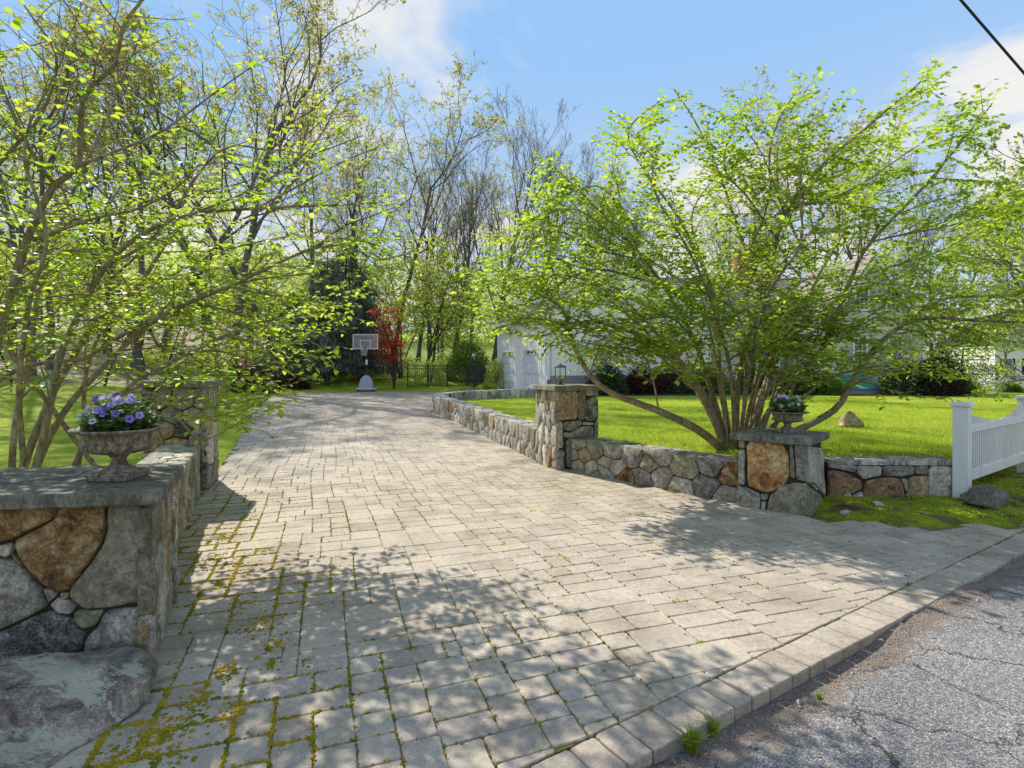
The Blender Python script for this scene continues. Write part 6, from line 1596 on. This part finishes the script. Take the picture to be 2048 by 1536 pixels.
bush('azalea', 'red-tipped bush behind the barberry', 'bush', gp_(478, 33), (1.6, 1.2, 1.9), 380, (.06, .12), 'leaf_red', 3)
bush('round_shrub', 'rounded bright green shrub behind the black fence', 'shrub', gp_(937, 36), (3.1, 2.6, 3.1), 9000, (.07, .13), 'leaf_mid', 4, rag=.12)
bush('bush', 'light green bush behind the left part of the black fence', 'bush', gp_(860, 34.5), (2.2, 1.6, 1.7), 3000, (.06, .12), 'leaf_pale', 5)
bush('boxwood', 'low bright green boxwood beside the garage corner', 'shrub', gp_(975, 30.3), (1.6, 1.2, .55), 4000, (.04, .07), 'leaf_fresh', 6, rag=.1)
bush('bush', 'leafy bush between mesh gate and garage', 'bush', gp_(992, 32.5), (1.4, 1.2, 2.0), 3000, (.06, .1), 'leaf_pale', 7)
for k, (px, D, w, h, mt, lb) in enumerate([(1215, 25.5, 2.2, 1.6, 'leaf_dark', 'dark rhododendron at the left end of the foundation bed'), (1285, 26.5, 2.8, 1.5, 'leaf_purple', 'dark reddish bush in the foundation bed behind the shrub tree stems'), (1350, 27, 2.6, 1.8, 'leaf_dark', 'dark evergreen bush in the middle of the foundation bed'),
        (1420, 28, 2.4, 1.5, 'leaf_mid', 'mid green bush under the house windows'), (1520, 27.5, 2.8, 2.0, 'leaf_dark', 'tall dark bush under the roof corner'), (1600, 26.5, 2.6, 1.7, 'leaf_dark', 'dark bush left of the teal cellar hatch'), (1650, 26.0, 1.8, 1.2, 'leaf_mid', 'low green bush touching the cellar hatch'),
        (1810, 26, 2.6, 2.1, 'leaf_dark', 'dark evergreen bush right of the teal cellar hatch'), (1880, 25.5, 2.2, 2.2, 'leaf_purple', 'tall bare-looking brown bush at the right end of the house'), (1915, 27, 1.8, 1.0, 'leaf_mid', 'small green bush at the right end of the foundation bed'), (2022, 38, 1.4, .8, 'leaf_mid', 'small bush in front of the distant picket fence'),
        (1960, 50, 5, 3.4, 'leaf_purple', 'purple-leaved tree near the neighbouring house'), (1900, 55, 5, 5.5, 'leaf_dark', 'dark evergreen beyond the house at far right')]):
    bush('bush' if k < 11 else 'small_tree', lb, 'bush' if k < 11 else 'tree', gp_(px, D), (w, w * .8, h), 3800, (.07, .15), mt, 20 + k)
for k, (px, D, w, h) in enumerate([(400, 36, 4, 1.6), (800, 40, 4, 1.8), (900, 44, 5, 1.6), (300, 34, 4, 1.5), (720, 37, 4, 1.2)]):
    bush('bush', ['low pale undergrowth behind the barberry bush', 'low undergrowth at the foot of the red maple', 'pale undergrowth beyond the round shrub', 'low undergrowth on the leaf bank', 'undergrowth behind the basketball hoop'][k], 'bush', gp_(px, D), (w, 2.2, h), 2800, (.07, .15), 'leaf_pale', 60 + k, rag=.5, hollow=.2)
# far hedge-like woodland floor cover
# red japanese maple
def red_maple():
    x, D = (788 - CX) / F * 31.6, 31.6; z = gz(x, D); g_ = []; rnd = random.Random(4)
    for k in range(13):
        a = k * .78; r_ = rnd.uniform(.3, 1.0); h = rnd.uniform(2.2, 5.2)
        g_.append(([(x, D, z), (x + .2 * r_ * math.cos(a), D + .2 * math.sin(a), z + h * .4), (x - .45 * (h / 5) + r_ * .6 * math.cos(a), D + r_ * .8 * math.sin(a), z + h * .85), (x - .6 * (h / 5) + r_ * math.cos(a), D + r_ * math.sin(a), z + h)], .04, .01, .5))
    shrub('red_maple', 'slender red-leaved japanese maple right of the basketball hoop', 'tree', (x, D, z), g_, 'leaf_red', (.09, .17), 9, spacing=.16, blen=(.4, .9), leafsp=.07, templ=LT_QUAD, bark_='bark_dark', flat=.3, rmin=.008)
red_maple()

# ------------------------------------------------------------------ small things on the ground
# moss tufts along the joints, left flank of the drive
mv, mf, mt_ = [], [], []
rm = random.Random(8)
def moss_clump(x, y, z, r_):
    n = 7; o = len(mv); t = rm.random()
    for k in range(n):
        a = k * 6.283 / n + rm.uniform(-.3, .3); q = r_ * rm.uniform(.6, 1.2); mv.append((x + q * math.cos(a), y + q * math.sin(a), z - .006))
    for k in range(n):
        a = k * 6.283 / n; q = r_ * rm.uniform(.35, .6); mv.append((x + q * math.cos(a), y + q * math.sin(a), z + r_ * rm.uniform(.2, .34)))
    mv.append((x, y, z + r_ * .42)); mt_.extend([t] * (2 * n + 1))
    for k in range(n):
        k2 = (k + 1) % n; mf.append((o + k, o + k2, o + n + k2, o + n + k)); mf.append((o + n + k, o + n + k2, o + 2 * n))
def edge_samples():
    for vis, q, cx_, cy_ in pavs:
        if cy_ > 17: continue
        dl = cx_ + .42 * cy_          # distance from the left boundary, roughly
        dens = 1.2 * sstep(.9, -.8, dl) * sstep(9, 4.5, cy_) * (1 if cy_ > 1 else 0) + .12 * sstep(14, 8, cy_) 
        pn = noise.noise(Vector((cx_ * 1.6, cy_ * 1.1, 4)))
        dens *= max(0, .6 + 1.8 * pn)
        for k in range(len(q)):
            a, b_ = q[k], q[(k + 1) % len(q)]; L = math.dist(a, b_); m_ = L * dens * 85
            while rm.random() < m_:
                m_ -= 1; t = rm.random(); yield a[0] + (b_[0] - a[0]) * t + rm.gauss(0, .006), a[1] + (b_[1] - a[1]) * t + rm.gauss(0, .006), dens
for x, y, dn in edge_samples():
    moss_clump(x, y, gz(x, y) + .001, rm.uniform(.004, .010 + .010 * min(1, dn)))
# cushions of moss on the pavers beside the left wall and by the boulder
for px, py, spread, num in [(440, 1075, .10, 60), (470, 1130, .12, 70), (430, 1115, .1, 60), (395, 1130, .05, 30), (530, 1100, .05, 26), (520, 1250, .12, 110), (550, 1290, .07, 70), (545, 1330, .05, 30), (450, 1345, .06, 60), (360, 1440, .09, 110), (300, 1480, .09, 110), (240, 1510, .1, 80), (390, 1400, .06, 60), (470, 1420, .06, 60),
        (560, 1005, .08, 16), (575, 960, .1, 12), (500, 1035, .08, 20), (330, 1520, .15, 60), (620, 1320, .03, 16), (480, 1210, .08, 40)]:
    c = g(px, py)
    for k in range(num):
        x, y = c.x + rm.gauss(0, spread * .6), c.y + rm.gauss(0, spread * .8); moss_clump(x, y, gz(x, y), rm.uniform(.006, .019))
me = bpy.data.meshes.new('moss'); me.from_pydata(mv, [], mf); me.materials.append(MATS['moss']); me.polygons.foreach_set('use_smooth', [True] * len(me.polygons))
tag(link('moss', me), 'yellow-green moss growing in the paver joints and beside the left wall', kind='stuff')
# moss cover of the verge
P, D = [], []
while len(P) < 16000:
    x, y = random.uniform(3.3, 12), random.uniform(5.6, 11)
    if inpoly(x, y, verge) and noise.noise(Vector((x * 1.9, y * 1.9, 0))) > -.12:
        P.append((x, y, verge_z(x, y) - .003)); D.append((random.gauss(0, .5), random.gauss(0, .5), 1))
tag(leaves('moss', P, D, RNG.uniform(.012, .028, len(P)), 'grass_blade', None, LT_QUAD, upbias=.1, kind='stuff'), 'bright moss carpet on the verge below the reddish wall')
# weeds in the joints
P, D, Z = [], [], []
for k in range(230):
    v = random.choice(pavs); c = v[1][0]
    if 3 < v[3] < 16 and v[2] < 1.5:
        for q in range(random.randint(3, 9)): P.append((c[0] + random.gauss(0, .02), c[1] + random.gauss(0, .02), gz(*c) - .003)); a = random.uniform(0, 6.28); D.append((math.cos(a), math.sin(a), .5)); Z.append(random.uniform(.012, .032))
tag(leaves('weeds', P, D, np.array(Z), 'leaf_fresh', None, LT_MID, upbias=.5, kind='stuff'), 'tiny green weeds sprouting between the pavers')
# grass tufts at the kerb
def tuft(px, py, r_, n, h, label):
    c = g(px, py); P, D, Z = [], [], []
    T = Tubes(); rnd = np.random.default_rng(int(px))
    for k in range(n):
        a = rnd.uniform(0, 6.28); l = rnd.uniform(.5, 1.1) * h; sp_ = rnd.uniform(.15, .9); b0 = np.array((rnd.normal(0, r_ * .2), rnd.normal(0, r_ * .2), 0))
        pts = [b0 + np.array((math.cos(a) * sp_ * l * t * t, math.sin(a) * sp_ * l * t * t, l * (t - .35 * sp_ * t * t))) for t in (0, .3, .6, .85, 1)]
        T.add(pts, [.0022, .0022, .0018, .0011, .0003], 3)
    o = T.build('grass_tuft', 'grass_blade'); o.location = (c.x, c.y, -.055); tag(o, label, 'grass tuft')
tuft(1385, 1478, .05, 90, .13, 'bright grass tuft at the foot of the kerb, the larger and nearer one')
tuft(1425, 1445, .04, 60, .10, 'smaller bright grass tuft just behind the larger one at the kerb')
tuft(1640, 1378, .03, 26, .05, 'tiny weed tuft in the brown grit beside the kerb')
tuft(308, 1418, .02, 26, .04, 'small green tuft at the tip of the lichen boulder')
# gravel and dead leaves beside the kerb
P = []; gvv, gff = [], []
rg = random.Random(3)
for k in range(2600):
    s_ = rg.uniform(-1, 7); d_ = abs(rg.gauss(0, .13)) + .01; c = B0 + bd * s_ - bn * d_; r_ = rg.uniform(.003, .008) if rg.random() < .985 else rg.uniform(.012, .022)
    o = len(gvv); z = road_z(c.x, c.y) - .001
    for q in ((1, 0, .2), (-.5, .8, .2), (-.5, -.8, .2), (0, 0, 1), (.3, .3, .8)): gvv.append((c.x + q[0] * r_ * rg.uniform(.7, 1.3), c.y + q[1] * r_ * rg.uniform(.7, 1.3), z + q[2] * r_))
    gff += [(o, o + 1, o + 4), (o + 1, o + 3, o + 4), (o + 1, o + 2, o + 3), (o + 2, o, o + 3), (o, o + 4, o + 3)]
me = bpy.data.meshes.new('gravel'); me.from_pydata(gvv, [], gff); me.materials.append(MATS['gravel']); tag(link('gravel', me), 'loose grit and pebbles along the kerb', kind='stuff')
P = []; D = []
for k in range(260):
    if rg.random() < .6: c = B0 + bd * rg.uniform(0, 4) - bn * (abs(rg.gauss(0, .16)) + .02); z = road_z(c.x, c.y) + .004
    else: c = Vector((rg.uniform(-3, 6), rg.uniform(2.4, 8))); z = .004 + (.02 if inpoly(c.x, c.y, verge) else 0)
    P.append((c.x, c.y, z)); a = rg.uniform(0, 6.28); D.append((math.cos(a), math.sin(a), .1))
tag(leaves('fallen_leaves', P, D, RNG.uniform(.008, .024, len(P)), 'dead_leaf', None, LT_MID, upbias=.9, kind='stuff'), 'scattered small brown fallen leaves and petals')
# mulch bed along the house
sheet('soil_bed', [((1170 - CX) / F * 24.6, 24.6), ((1680 - CX) / F * 24.9, 24.9), ((1930 - CX) / F * 24.5, 24.5), ((1930 - CX) / F * 29, 29), ((1330 - CX) / F * 31.5, 31.5), ((1170 - CX) / F * 30, 30)], lambda x, y: lawn_z(x, y) + .02, 'soil', 1.0, 'dark mulch bed along the house foundation')
